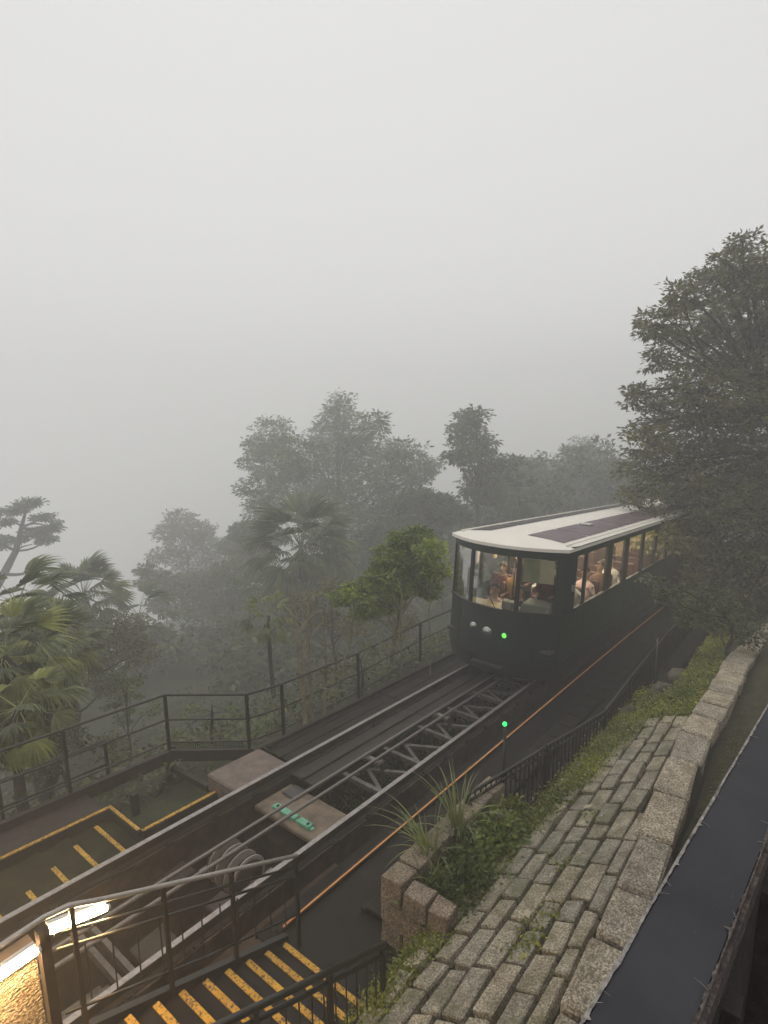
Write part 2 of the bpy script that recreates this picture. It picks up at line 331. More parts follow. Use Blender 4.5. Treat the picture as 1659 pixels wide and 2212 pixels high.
tag(link('ground', me, 'ground_soil'), kind='structure')
def gz(x, y): return float(ground_z(x, y))

# ------------------------------------------------------------------ paved surfaces beside the track (setting)
mb = MB(); mb.prism((3.25, -2.9, -0.62), (45, -0.98, -0.34)); tag(mb.build('path', 'asphalt'), kind='structure')
wk = MB().prism((5.85, 0.98, -0.7), (45, 2.02, -0.47)).build('walkway', 'dark_concrete'); tag(wk, kind='structure')
for k in range(4):                                    # long planks of the walkway, recessed joints between
    for j in range(6):
        x0 = 5.9 + j * 3.2; MB().prism((x0, 1.0 + k * 0.255, -0.466), (x0 + 3.17, 1.235 + k * 0.255, -0.43)).build('plank', 'dark_concrete', wk)
# terrace the photograph was taken from
tag(MB().box((-7, -13, -0.6), (7.5, -5.36, 2.9)).build('terrace_ground', 'dark_concrete'), kind='structure')

# ------------------------------------------------------------------ railway track
track = empty('railway_track', (0, 0, 0))
tag(track, 'steel railway track on open girders falling away into the fog', 'railway track')
prof = [(-0.065, -0.15), (0.065, -0.15), (0.065, -0.135), (0.012, -0.12), (0.012, -0.045), (0.034, -0.035), (0.034, -0.004), (0.026, 0), (-0.026, 0), (-0.034, -0.004), (-0.034, -0.035), (-0.012, -0.045), (-0.012, -0.12), (-0.065, -0.135)]
for y in (0.76, -0.76):
    mb = MB(); n = len(prof); xs = [-4, 10, 25, 45]
    for x in xs: mb.v += [(x, y + a, TS * x + b) for a, b in prof]
    for i in range(len(xs) - 1): mb.f += [(i * n + k, i * n + (k + 1) % n, (i + 1) * n + (k + 1) % n, (i + 1) * n + k) for k in range(n)]
    mb.f += [tuple(range(n))[::-1], tuple((len(xs) - 1) * n + k for k in range(n))]
    rl_ = mb.build('rail', 'rusty_steel', track)
    MB().prism((-4, y - 0.031, -0.012), (45, y + 0.031, 0.003)).build('rail_head', 'rail_steel', rl_)
    g = MB(); sgn = 1 if y > 0 else -1
    g.prism((-4, y - 0.09, -0.20), (45, y + 0.09, -0.153)); g.prism((-4, y - 0.022, -0.58), (45, y + 0.022, -0.2)); g.prism((-4, y - 0.1, -0.62), (45, y + 0.1, -0.58))
    g.build('girder', 'girder_rust', track)
    clip = MB().box((-0.05, -0.03, 0), (0.05, 0.03, 0.03)).box((-0.02, -0.018, 0.03), (0.02, 0.018, 0.05)).mesh('clip')
    for k in range(26):
        for s in (-1, 1):
            x = 0.6 + k * 0.68; o = link('rail_clip', clip, 'rusty_steel', track); o.location = (x, y + s * 0.082, TS * x - 0.153)
for k in range(34):
    x = 5.95 + k * 1.025
    MB().bar((x, 0.74, TS * x - 0.20), (x, -0.74, TS * x - 0.20), 0.07, 0.08).build('cross_tie', 'brace_steel', track)
    if k < 14:
        MB().bar((x + 0.03, -0.6, TS * x - 0.26), (x + 0.42, -0.02, TS * x - 0.30), 0.06, 0.06).build('diagonal_brace', 'brace_steel', track)
        MB().bar((x + 0.44, -0.02, TS * x - 0.31), (x + 0.80, -0.6, TS * x - 0.34), 0.06, 0.06).build('diagonal_brace', 'brace_steel', track)
for k in range(12):
    x0 = 5.36 + k * 3.0; MB().prism((x0, 0.13, -0.155), (x0 + 2.98, 0.665, -0.125)).build('deck_plate', 'rusty_steel', track)
    MB().prism((x0, 0.40, -0.124), (x0 + 2.98, 0.44, -0.09)).build('deck_rib', 'rusty_steel', track)
sl = MB().prism((4.62, -0.66, -0.36), (5.34, 0.66, -0.27)).mesh('slab', 0.02); tag(link('concrete_slab', sl, 'slab_concrete', track), 'stained ochre concrete slab between the rails')
MB().prism((4.68, 0.86, -0.6), (5.72, 1.84, -0.30)).build('bearing_block', 'pink_concrete', track, 0.025)
MB().prism((5.06, 0.28, -0.268), (5.33, 0.56, -0.235)).build('junction_box', 'cabinet_grey', track, 0.012)
# winch pit: floor and rough walls under the open track
pit = empty('winch_pit', (3, 0, -2)); tag(pit, 'dark brown concrete pit below the rails holding the cable wheels', 'pit')
def relp(mb, name, mat, par, bevel=0.0):
    o = mb.build(name, mat, par, bevel); o.matrix_parent_inverse = Matrix.Translation(-par.location); return o
relp(MB().box((-3.5, -1.3, -2.3), (4.9, 1.35, -2.05)), 'pit_floor', 'pit_concrete', pit)
relp(MB().prism((-3.5, -1.34, -2.2), (4.6, -0.90, -0.36)), 'pit_wall', 'pit_concrete', pit)
relp(MB().prism((-3.5, 0.90, -2.2), (4.6, 1.40, -0.66)), 'pit_wall', 'pit_concrete', pit)
relp(MB().prism((4.62, -1.34, -2.2), (4.9, 1.40, -0.67)), 'pit_wall', 'pit_concrete', pit)
for x in (2.15, 2.02):
    relp(MB().bar((x, -0.72, TS * x - 0.24), (x, 0.72, TS * x - 0.24), 0.05, 0.1), 'cross_beam', 'brace_steel', pit)
for y, zz in ((-0.52, -0.34), (-0.42, -0.34), (-0.22, -0.5)):
    relp(MB().bar((0.2, y, -0.02 + zz), (1.98, y, TS * 2 + zz), 0.05, 0.05), 'long_bar', 'brace_steel', pit)
for a, b in (((2.25, -0.62, -0.75), (2.62, -0.3, -0.42)), ((3.05, -0.72, -0.68), (3.3, -0.38, -0.5)), ((3.12, 0.30, -0.95), (3.42, 0.58, -0.72))):
    relp(MB().box(a, b), 'steel_box', 'rusty_steel', pit, 0.015)

# cable wheels under the haul ropes
sh = empty('rope_pulley', (3.7, -0.08, TS * 3.7 - 0.3)); tag(sh, 'row of grey grooved cable wheels on an axle between the rails', 'pulley')
def rel(mb, name, mat, par, bevel=0.0):
    return mb.build(name, mat, par, bevel)
for y in (0.20, 0.06, -0.10, -0.24):
    MB(True).lathe((0, y, 0), (0, 1, 0), [(0.05, -0.02), (0.20, -0.014), (0.245, -0.02), (0.25, -0.012), (0.222, 0.0), (0.25, 0.012), (0.245, 0.02), (0.20, 0.014), (0.05, 0.02)], 36).build('wheel', 'rusty_steel', sh)
    MB(True).lathe((0, y, 0), (0, 1, 0), [(0.243, -0.024), (0.256, -0.022), (0.256, -0.013), (0.243, -0.012)], 36).build('wheel_rim', 'grey_pipe', sh)
MB(True).lathe((0, -0.29, 0), (0, 1, 0), [(0.10, 0.0), (0.21, 0.02), (0.21, 0.035), (0.02, 0.04)], 28).build('end_disc', 'rusty_steel', sh)
MB().tube([(0, -0.52, 0), (0, 0.42, 0)], 0.028, 10).build('axle', 'brace_steel', sh)
for y in (-0.5, 0.4): MB().box((-0.09, y - 0.03, -0.42), (0.09, y + 0.03, 0.05)).build('bearing', 'rusty_steel', sh, 0.01)
for y in (-0.36, 0.28): MB().bar((-0.30, y, -0.02), (0.28, y, -0.05), 0.04, 0.05).build('frame_bar', 'cable_steel', sh)
for y, lab in ((0.05, 'steel haul rope nearer the left-hand rail, stretched along the track'), (-0.155, 'steel haul rope nearer the right-hand rail, stretched along the track')):
    xs = np.linspace(-3, 13.5, 30)
    tag(MB(True).tube([(x, y, TS * x - 0.015) for x in xs], 0.024, 8).build('haul_rope', 'cable_steel'), lab.replace('nearer the left-hand rail', 'on the walkway side').replace('nearer the right-hand rail', 'on the stone wall side'), 'cable', 'haul ropes of the track')
for xr, lab in ((6.45, 'small rope roller beside the concrete slab'), (8.5, 'small rope roller midway between the slab and the tram')):
    ro = empty('rope_roller', (xr, -0.05, TS * xr - 0.10)); tag(ro, lab, 'roller', 'rollers under the haul ropes')
    MB(True).lathe((0, -0.17, 0), (0, 1, 0), [(0.03, 0), (0.07, 0.01), (0.05, 0.05), (0.05, 0.29), (0.07, 0.33), (0.03, 0.34)], 18).build('drum', 'cable_steel', ro)
    for y in (-0.2, 0.2): MB().box((-0.06, y - 0.012, -0.10), (0.06, y + 0.012, 0.04)).build('bracket', 'rusty_steel', ro)
for yy, r_, lab in ((1.12, 0.028, 'thin conduit lying along the walkway next to the left rail'), (1.9, 0.04, 'thicker pipe lying along the walkway under the railing')):
    tag(MB(True).tube([(x, yy + 0.01 * math.sin(x * 2), TS * x - 0.43 + r_) for x in np.linspace(5.95, 24, 26)], r_, 8).build('conduit', 'rusty_steel'), lab, 'pipe')
gp = empty('rope_guide', (4.78, 0.05, TS * 4.78 - 0.268)); tag(gp, 'flat green metal plate on the concrete slab under the ropes', 'guide plate')
for y0, y1 in ((-0.36, -0.14), (-0.09, 0.18), (0.22, 0.34)):
    MB().box((-0.05, y0, 0), (0.05, y1, 0.05)).build('plate', 'green_plate', gp, 0.006)
for y in (-0.31, 0.28): MB().box((-0.02, y - 0.012, 0.05), (0.02, y + 0.012, 0.062)).build('slot', 'rubber', gp)
MB().box((-0.03, -0.4, -0.01), (0.03, 0.38, 0.015)).build('base_strip', 'green_plate', gp)

# ------------------------------------------------------------------ stairs, right of the track
st = empty('staircase', (3.25, -2.1, -0.68)); tag(st, 'dark stair flight with yellow nosings beside the stone wall', 'stairs')
SX, SZ = 3.235, -0.43; NR, NRI = 0.224, 0.1035
def relm(mb, name, mat, par, bevel=0.0):
    o = mb.build(name, mat, par, bevel); o.matrix_parent_inverse = Matrix.Translation(par.location).inverted(); return o
for k in range(12):
    x = SX - k * NR; z = SZ + k * NRI
    s_ = relm(MB().box((x - NR - (0.0 if k < 11 else 2.2), -2.84, z - 0.5), (x, -1.46, z - 0.006 + random.uniform(-.002, .002))), 'step', 'asphalt', st)
    o = MB().box((x - 0.05, -2.78, z - 0.005), (x + 0.004, -1.49, z + 0.006)).build('nosing', 'yellow_paint', s_)
relm(MB().hexa([(3.3, -1.46, -0.95), (0.75, -1.46, 0.2), (0.75, -1.40, 0.2), (3.3, -1.40, -0.95)], [(3.3, -1.46, -0.42), (0.75, -1.46, 0.74), (0.75, -1.40, 0.74), (3.3, -1.40, -0.42)]), 'stringer', 'black_paint', st)

def stair_z(x): return SZ + (SX - x) / NR * NRI
# railing on the track side of those stairs
r1 = empty('stair_railing', (3.45, -1.45, -0.4)); tag(r1, 'stair railing with pale grey top bar and black pickets between stairs and track', 'railing')
def toprail(x): return 0.39 + (3.46 - x) * 0.521 if x > 1.32 else 1.505
relm(MB(True).tube([(3.47, -1.45, toprail(3.47)), (2.5, -1.45, toprail(2.5)), (1.6, -1.45, toprail(1.6)), (1.36, -1.45, toprail(1.36) + 0.01), (1.2, -1.45, 1.53), (-0.5, -1.45, 1.53)], 0.019, 10), 'top_bar', 'grey_pipe', r1)
for dz, r_ in ((-0.15, 0.013), (-0.27, 0.013), (-0.80, 0.012)):
    relm(MB(True).tube([(3.45, -1.45, toprail(3.45) + dz * 0.86), (2.4, -1.45, toprail(2.4) + dz), (1.25, -1.45, toprail(1.33) + dz)], r_, 8), 'side_rail', 'black_paint', r1)
for x in (3.45, 2.68, 2.04, 1.37): relm(MB().bar((x, -1.45, stair_z(x) - 0.25), (x, -1.45, toprail(x) - 0.01), 0.032, 0.032), 'post', 'black_paint', r1)
pk = MB().box((-0.0045, -0.0045, 0), (0.0045, 0.0045, 0.5)).mesh('picket')
for k in range(11):
    x = 3.28 - k * 0.185
    if min(abs(x - q) for q in (3.45, 2.68, 2.04, 1.37)) < 0.03: continue
    o = link('picket', pk, 'black_paint', r1); o.matrix_parent_inverse = Matrix.Translation(r1.location).inverted(); o.location = (x, -1.45, toprail(x) - 0.80)
# railing on the wall side of the stairs
r2 = empty('stair_railing', (2.5, -2.72, -0.2)); tag(r2, 'black double-bar stair railing along the foot of the stone wall', 'railing')
def r2z(x): return 0.30 + (3.30 - x) * 0.525
for dz, r_ in ((0.0, 0.026), (-0.10, 0.02), (-0.62, 0.016)):
    relm(MB(True).tube([(3.30, -2.70, r2z(3.30) + dz), (2.2, -2.70, r2z(2.2) + dz), (1.0, -2.70, r2z(1.0) + dz)], r_, 8), 'bar', 'black_paint', r2)
for x in (3.26, 2.6, 1.9): relm(MB().bar((x, -2.70, stair_z(x) - 0.15), (x, -2.70, r2z(x)), 0.04, 0.04), 'post', 'black_paint', r2)
for k in range(17):
    x = 3.16 - k * 0.125; o = link('picket', pk, 'black_paint', r2); o.matrix_parent_inverse = Matrix.Translation(r2.location).inverted(); o.location = (x, -2.70, r2z(x) - 0.63)

# lit parapet at the head of the stairs
pw = empty('parapet_wall', (0.4, -1.36, 0.3)); tag(pw, 'pebbledash parapet lit warm yellow by the tube lamp above it', 'wall')
relm(MB().box((-2.2, -1.41, -0.3), (1.14, -1.26, 1.27)), 'panel', 'pebbledash', pw)
relm(MB().box((-2.2, -1.44, 1.272), (1.16, -1.24, 1.30)), 'cap', 'rusty_steel', pw)
relm(MB().box((1.135, -1.53, 0.1), (1.20, -1.46, 1.50)), 'post', 'rusty_steel', pw)
def tube_lamp(a, b, label):
    a, b = Vector(a), Vector(b); e = empty('tube_lamp', (a + b) / 2); tag(e, label, 'lamp', 'tube lamps under the stair handrail')
    relm(MB(True).tube([a, b], 0.022, 12), 'tube', 'tube_glow', e)
    relm(MB().bar(a + Vector((0, 0.02, 0.045)), b + Vector((0, 0.02, 0.045)), 0.035, 0.02), 'housing', 'white_enamel', e)
    for q, s in ((a, -1), (b, 1)):
        relm(MB(True).tube([q - (b - a).normalized() * 0.001 * s, q + (b - a).normalized() * 0.025 * s], 0.022, 8), 'end_cap', 'white_enamel', e)
tube_lamp((0.20, -1.53, 1.40), (1.11, -1.53, 1.40), 'glowing warm tube lamp over the pebbledash parapet')
tube_lamp((1.235, -1.40, 1.36), (1.62, -1.40, 1.235), 'short glowing tube lamp on the stair side of the dark post')

# ------------------------------------------------------------------ stairs and steel walkway, left of the track
ls = empty('side_staircase', (3, 2, -1.2)); tag(ls, 'mossy low steps with yellow edge lines beside the left rail', 'stairs')
for k in range(8):
    x1 = 3.55 - k * 0.36; x0 = x1 - 0.36
    s_ = relm(MB().box((x0, 0.99, -2.0), (x1, 2.36, TS * x1 - 0.62 + 0.0)), 'step', 'mossy_concrete', ls)
    yl = (2.34, 2.30, 2.12, 1.92, 1.74, 1.6, 1.5, 1.4)[k]
    if 0 < k < 6:
        o = MB().box((x1 - 0.05, 1.0, TS * x1 - 0.619), (x1 + 0.004, yl, TS * x1 - 0.606)).build('nosing', 'yellow_paint', s_)
relm(MB().prism((-0.5, 2.37, -1.1), (3.47, 2.47, -0.506)), 'kerb', 'dark_concrete', ls)
relm(MB().prism((-0.5, 2.39, -0.505), (3.47, 2.44, -0.494)), 'edge_line', 'yellow_paint', ls)
relm(MB().prism((3.40, 1.62, -1.1), (3.50, 2.368, -0.508)), 'kerb', 'dark_concrete', ls)
relm(MB().prism((3.42, 1.655, -0.507), (3.468, 2.388, -0.496)), 'edge_line', 'yellow_paint', ls)
relm(MB().prism((3.502, 1.56, -1.1), (4.66, 1.66, -0.512)), 'kerb', 'dark_concrete', ls)
relm(MB().prism((3.47, 1.585, -0.511), (4.66, 1.635, -0.50)), 'edge_line', 'yellow_paint', ls)

lr = empty('walkway_railing', (5, 2.6, -1.0)); tag(lr, 'long dark steel pipe railing jogging round a landing above the trees', 'railing')
RL = [(-1.5, 3.10), (4.82, 3.08), (5.75, 2.13), (6.45, 2.02), (8.6, 2.05), (11.45, 2.30), (14.2, 2.4), (17, 2.45), (24, 2.5), (32, 2.5)]
def railpts(dz): return [(x, y, TS * x + dz) for x, y in RL]
for dz, r_ in ((0.57, 0.021), (0.12, 0.017), (-0.30, 0.015)): relm(MB(True).tube(railpts(dz), r_, 8), 'pipe_rail', 'green_black_paint', lr)
for x, y in [(-0.2, 3.1), (1.5, 3.09), (3.2, 3.085), (4.82, 3.08), (5.75, 2.13), (6.45, 2.02), (8.6, 2.05), (11.3, 2.29), (14.2, 2.4), (17, 2.45), (20.5, 2.47), (24, 2.5)]:
    relm(MB().bar((x, y, TS * x - 0.45), (x, y, TS * x + 0.57), 0.045, 0.045, (0, 1, 0)), 'post', 'green_black_paint', lr)
mesh_p = MB()
A, B = Vector((4.82, 3.08, 0)), Vector((5.75, 2.13, 0))
for k in range(41):
    q = A.lerp(B, k / 40); q.z = TS * q.x; mesh_p.bar(q + Vector((0, 0, -0.43)), q + Vector((0, 0, -0.31)), 0.006, 0.006, (0, 1, 0))
for h in (-0.42, -0.38, -0.34):
    mesh_p.bar((A.x, A.y, TS * A.x + h), (B.x, B.y, TS * B.x + h), 0.005, 0.005)
relm(mesh_p, 'mesh_panel', 'green_black_paint', lr)
pl = empty('steel_walkway', (4, 2.9, -1.5)); tag(pl, 'raised steel walkway with dark channel beams below the pipe railing', 'walkway')
relm(MB().prism((-1.5, 3.04, -0.66), (4.86, 3.12, -0.45)), 'edge_beam', 'rusty_steel', pl)
relm(MB().bar((4.80, 3.12, TS * 4.8 - 0.55), (5.80, 2.10, TS * 5.8 - 0.55), 0.07, 0.2), 'edge_beam', 'rusty_steel', pl)
relm(MB().prism((5.78, 2.03, -0.66), (33, 2.10, -0.45)), 'edge_beam', 'rusty_steel', pl)
relm(MB().prism((-1.5, 2.50, -0.60), (3.4, 3.03, -0.56)), 'tread_plate', 'rusty_steel', pl)
for x, y in ((4.75, 3.0), (3.0, 3.06), (1.4, 3.06), (-0.2, 3.06), (5.7, 2.2), (3.9, 2.6)):
    relm(MB().bar((x, y, gz(x, y) - 0.3), (x, y, TS * x - 0.6), 0.09, 0.09, (0, 1, 0)), 'support_leg', 'rusty_steel', pl)
relm(MB().bar((4.8, 2.95, TS * 4.8 - 0.75), (4.75, 1.9, TS * 4.7 - 0.62), 0.08, 0.1), 'strut', 'rusty_steel', pl)
relm(MB().bar((4.75, 2.95, TS * 4.8 - 0.7), (3.95, 2.6, -1.6), 0.06, 0.07), 'strut', 'rusty_steel', pl)
relm(MB().bar((3.0, 3.0, TS * 3 - 0.72), (3.9, 2.6, -1.75), 0.06, 0.07), 'strut', 'rusty_steel', pl)
br = empty('lower_railing', (3.9, 3.7, -1.6)); tag(br, 'short lower pipe railing on the slope behind the long railing', 'railing')
for dz in (0.0, -0.42): relm(MB(True).tube([(-1, 3.7, -0.15 + dz), (4.05, 3.7, -0.60 + dz)], 0.02, 8), 'pipe_rail', 'green_black_paint', br)
for x in (4.05, 2.5, 0.9): relm(MB().bar((x, 3.7, gz(x, 3.7) - 0.1), (x, 3.7, -0.24 - 0.09 * x), 0.045, 0.045, (0, 1, 0)), 'post', 'green_black_paint', br)

# ------------------------------------------------------------------ right side: orange cable, fence, signal
oc = empty('orange_cable_run', (3.3, -1.41, -0.4)); tag(oc, 'thin cable coloured orange as if lamplit, stretched on short stakes beside the right rail', 'cable')
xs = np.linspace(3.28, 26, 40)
relm(MB(True).tube([(x, -1.41 - 0.0008 * max(0, x - 11) ** 2, TS * x + 0.0) for x in xs], 0.0105, 8), 'cable', 'orange_lamplight', oc)
for x in np.arange(3.5, 20, 3.3): relm(MB().bar((x, -1.375, TS * x - 0.36), (x, -1.375, TS * x + 0.012), 0.012, 0.012, (0, 1, 0)), 'stake', 'black_paint', oc)

tg = empty('cable_trough', (4, -1.85, -0.7)); tag(tg, 'dark concrete cable trough with loose lids along the path beside the fence', 'cable trough')
relm(MB().prism((4.2, -2.02, -0.338), (30, -1.96, -0.26)), 'trough_wall', 'dark_concrete', tg); relm(MB().prism((4.2, -1.72, -0.338), (30, -1.66, -0.26)), 'trough_wall', 'dark_concrete', tg)
lid = MB().box((-0.28, -0.155, 0), (0.28, 0.155, 0.035)).mesh('lid', 0.006)
for k in range(36):
    x = 4.5 + k * 0.585; o = link('lid', lid, 'dark_concrete', tg); o.matrix_parent_inverse = Matrix.Translation(tg.location).inverted()
    o.location = (x, -1.84 + random.gauss(0, .006), TS * x - 0.285); o.rotation_euler = (random.gauss(0, .015), 0.1 + random.gauss(0, .008), random.gauss(0, .02))
pp_ = MB(True).tube([(x, -1.18, TS * x - 0.30) for x in (3.4, 10, 20, 30)], 0.035, 8).build('drain_pipe', 'rusty_steel'); tag(pp_, 'rusty drain pipe lying along the foot of the right rail girder', 'pipe')
fn = empty('picket_fence', (6, -2.2, -1)); tag(fn, 'black metal picket fence along the track below the mossy stones', 'fence')
FP = [(5.75, -2.13), (7.6, -2.42), (9.4, -2.72), (12.5, -2.62), (17, -2.55), (24, -2.6)]
def fpos(s):
    for (a, b), (c, d) in zip(FP, FP[1:]):
        L = math.hypot(c - a, d - b)
        if s <= L: return a + (c - a) * s / L, b + (d - b) * s / L
        s -= L
    return FP[-1]
ftop = lambda x: TS * x + 0.57
for dz, r_ in ((0, 0.022), (-0.10, 0.016), (-0.86, 0.016)):
    relm(MB(True).tube([(x, y, ftop(x) + dz) for x, y in FP], r_, 6), 'rail_bar', 'black_paint', fn)
fpk = MB().box((-0.009, -0.009, 0), (0.009, 0.009, 0.86)).mesh('picket')
for k in range(118):
    x, y = fpos(0.05 + k * 0.115); o = link('picket', fpk, 'black_paint', fn); o.matrix_parent_inverse = Matrix.Translation(fn.location).inverted(); o.location = (x, y, ftop(x) - 0.86)
for s in np.arange(0, 16, 1.9):
    x, y = fpos(s); relm(MB().bar((x, y, ftop(x) - 1.0), (x, y, ftop(x) + 0.03), 0.05, 0.05, (0, 1, 0)), 'post', 'black_paint', fn)

sg = empty('signal_post', (6.82, -2.12, -1.3)); tag(sg, 'thin black post with a small lit green lamp at the fence', 'signal')
relm(MB(True).tube([(6.82, -2.12, -1.2), (6.82, -2.12, 0.43)], 0.022, 8), 'pole', 'black_paint', sg)
relm(MB(True).lathe((6.80, -2.12, 0.46), (-0.78, -0.35, 0.5), [(0.025, -0.06), (0.038, -0.04), (0.038, 0.0)], 16), 'lamp_body', 'black_paint', sg)
relm(MB(True).lathe((6.80, -2.12, 0.46), (-0.78, -0.35, 0.5), [(0.031, 0.001), (0.026, 0.010), (0.010, 0.015)], 16), 'lens', 'signal_green', sg)
tag(MB(True).tube([(13.2, -2.75, -2.0), (13.22, -2.75, -0.9), (13.2, -2.74, -0.35)], [0.02, 0.018, 0.012], 6).build('marker_stake', 'cable_steel'), 'thin pale stake standing beside the rocks', 'stake')

# ------------------------------------------------------------------ stonework
def stone_mesh(dims, seed, mname, bev=0.016, irr=0.013):
    """squared block of true size, uneven corners, knocked-off arrises"""
    r = np.random.default_rng(seed); bm = bmesh.new(); bmesh.ops.create_cube(bm, size=1.0)
    for v in bm.verts: v.co = Vector((v.co.x * dims[0], v.co.y * dims[1], v.co.z * dims[2])) + Vector(r.uniform(-irr, irr, 3))
    bmesh.ops.bevel(bm, geom=bm.edges[:], offset=bev, segments=1, affect='EDGES', clamp_overlap=True)
    for v in bm.verts: v.co += Vector(r.uniform(-irr * .35, irr * .35, 3))
    me = bpy.data.meshes.new('stone'); bm.to_mesh(me); bm.free(); me.materials.append(MATS[mname]); return me
ST = {}
def place_stone(name, mname, c, ax, dims, parent, jitter=0.012):
    key = (mname, round(dims[0] / 0.06), round(dims[1] / 0.05), round(dims[2] / 0.05), random.randint(0, 3))
    if key not in ST: ST[key] = (stone_mesh(dims, hash(key[1:]) % 9999, mname, 0.026 if mname == 'coping_granite' else 0.011, 0.02 if mname == 'coping_granite' else 0.012), dims)
    me, d0 = ST[key]; o = link(name, me, None, parent)
    jx, jy, jz = (random.gauss(0, jitter) for _ in range(3))
    R = Matrix((ax[0], ax[1], ax[2])).transposed().to_4x4() @ Matrix.Rotation(jz, 4, 'Z') @ Matrix.Rotation(jx, 4, 'X') @ Matrix.Rotation(jy, 4, 'Y')
    flip = Matrix.Rotation(math.pi * random.randint(0, 1), 4, 'Z')
    o.matrix_basis = Matrix.Translation(c) @ R @ Matrix.Diagonal((dims[0] / d0[0], dims[1] / d0[1], dims[2] / d0[2], 1)) @ flip
    if parent is not None: o.matrix_parent_inverse = Matrix.Translation(parent.location).inverted()
    return o
TILT = 0.42
ut = Vector((1, 0, TS)).normalized(); vt = Vector((0, -1, TILT)).normalized(); nt_ = ut.cross(vt); 
if nt_.z < 0: nt_ = -nt_
vt = nt_.cross(ut)
def face_pt(x, y): return Vector((x, y, TS * x + 0.22 - TILT * (y + 2.8)))
sw = empty('stone_slope', (5, -3.4, -0.2)); tag(sw, 'sloping face of coursed granite blocks with mossy dark joints', 'stone wall')
relm(MB().hexa([face_pt(0.8, -2.72) + nt_ * -0.6, face_pt(10.1, -2.55) + nt_ * -0.6, face_pt(10.1, -4.3) + nt_ * -0.6, face_pt(0.8, -4.4) + nt_ * -0.6],
               [face_pt(0.8, -2.72) + nt_ * -0.075, face_pt(10.1, -2.55) + nt_ * -0.075, face_pt(10.1, -4.3) + nt_ * -0.075, face_pt(0.8, -4.4) + nt_ * -0.075]), 'mortar_bed', 'mortar_soil', sw)
row_y = -2.66; rows = 0; RW = 0.212
while row_y > -4.1:
    last = row_y < -3.9; x = 0.9 + random.uniform(0, 0.6); yc = row_y - (0.07 if last else RW / 2)
    while x < (6.4 if last else 10.0):
        L = random.choice((0.36, 0.44, 0.5, 0.56, 0.62)) * random.uniform(0.92, 1.08)
        if x + L > 10.12: L = 10.12 - x
        if L > 0.2:
            g_ = random.uniform(0.030, 0.052); w = (0.13 if last else RW * random.uniform(0.83, 0.90))
            lift = random.gauss(0, 0.006) - (0.05 if random.random() < 0.03 else 0)
            place_stone('stone', 'granite', face_pt(x + L / 2, yc + random.gauss(0, 0.007)) + nt_ * (-0.075 + lift), (ut, -vt * -1 if False else vt, nt_), (L - g_, w, 0.16), sw)
        x += L
    row_y -= RW; rows += 1

cpw = empty('stone_coping', (7, -4.2, 0)); tag(cpw, 'row of large pale granite coping blocks along the top of the slope', 'coping')
CP = [(1.0, -4.16, -4.55), (3.54, -4.14, -4.50), (4.38, -4.12, -4.47), (5.1, -4.10, -4.45), (6.06, -4.06, -4.42), (7.09, -4.01, -4.38), (8.1, -3.97, -4.37), (9.03, -3.95, -4.38), (9.86, -3.96, -4.38), (10.5, -3.99, -4.44), (11.2, -4.01, -4.46), (11.85, -4.02, -4.47), (12.5, -4.02, -4.48), (13.2, -4.03, -4.50), (13.95, -4.1, -4.53), (14.75, -4.2, -4.58), (15.7, -4.3, -4.66), (16.7, -4.42, -4.8), (17.6, -4.6, -5.0), (18.5, -4.8, -5.2)]
seg = [(1.0, 1.85), (1.85, 2.7), (2.7, 3.54)]
pts = CP[1:]
for (x0, x1) in seg:
    c = Vector(((x0 + x1) / 2, -4.34, TS * (x0 + x1) / 2 + 0.72)); place_stone('coping_stone', 'coping_granite', c, (ut, Vector((0, -1, 0)), ut.cross(Vector((0, -1, 0))) * (-1 if ut.cross(Vector((0, -1, 0))).z < 0 else 1)), (x1 - x0 - 0.035, 0.40, 0.24), cpw)
for a, b in zip(pts, pts[1:]):
    xm = (a[0] + b[0]) / 2; yl = (a[1] + b[1]) / 2; yr = (a[2] + b[2]) / 2
    d = Vector((b[0] - a[0], b[1] - a[1], TS * (b[0] - a[0]))); L = d.length; u = d.normalized(); n_ = Vector((0, 0, 1)) - u * u.z; n_.normalize(); v_ = n_.cross(u)
    place_stone('coping_stone', 'coping_granite', Vector((xm, (yl + yr) / 2, TS * xm + 0.71)), (u, v_, n_), (L - 0.04, abs(yr - yl), 0.25), cpw)
tag(MB().box((-0.12, -0.08, 0), (0.12, 0.08, 0.004)).build('wet_patch', 'black_paint'), 'dark smooth patch on one coping block', 'stain')
wp = bpy.data.objects['wet_patch']; bpy.data.objects.remove(wp)

# mossy bank between the coping and the terrace
bk = MB(); n = 30
for i in range(n + 1):
    x = -1 + i * 0.75
    for j in range(6):
        y = -4.40 - j * 0.22; bk.v.append((x, y, TS * x + 0.60 + 0.05 * j + 0.03 * math.sin(i * 2.1 + j) + (0.25 * max(0, x - 10) * 0.12 * j)))
bk.f = [(i * 6 + j, i * 6 + 6 + j, i * 6 + 7 + j, i * 6 + 1 + j) for i in range(n) for j in range(5)]
bk.smooth = True; tag(bk.build('bank', 'moss_ground'), kind='structure')

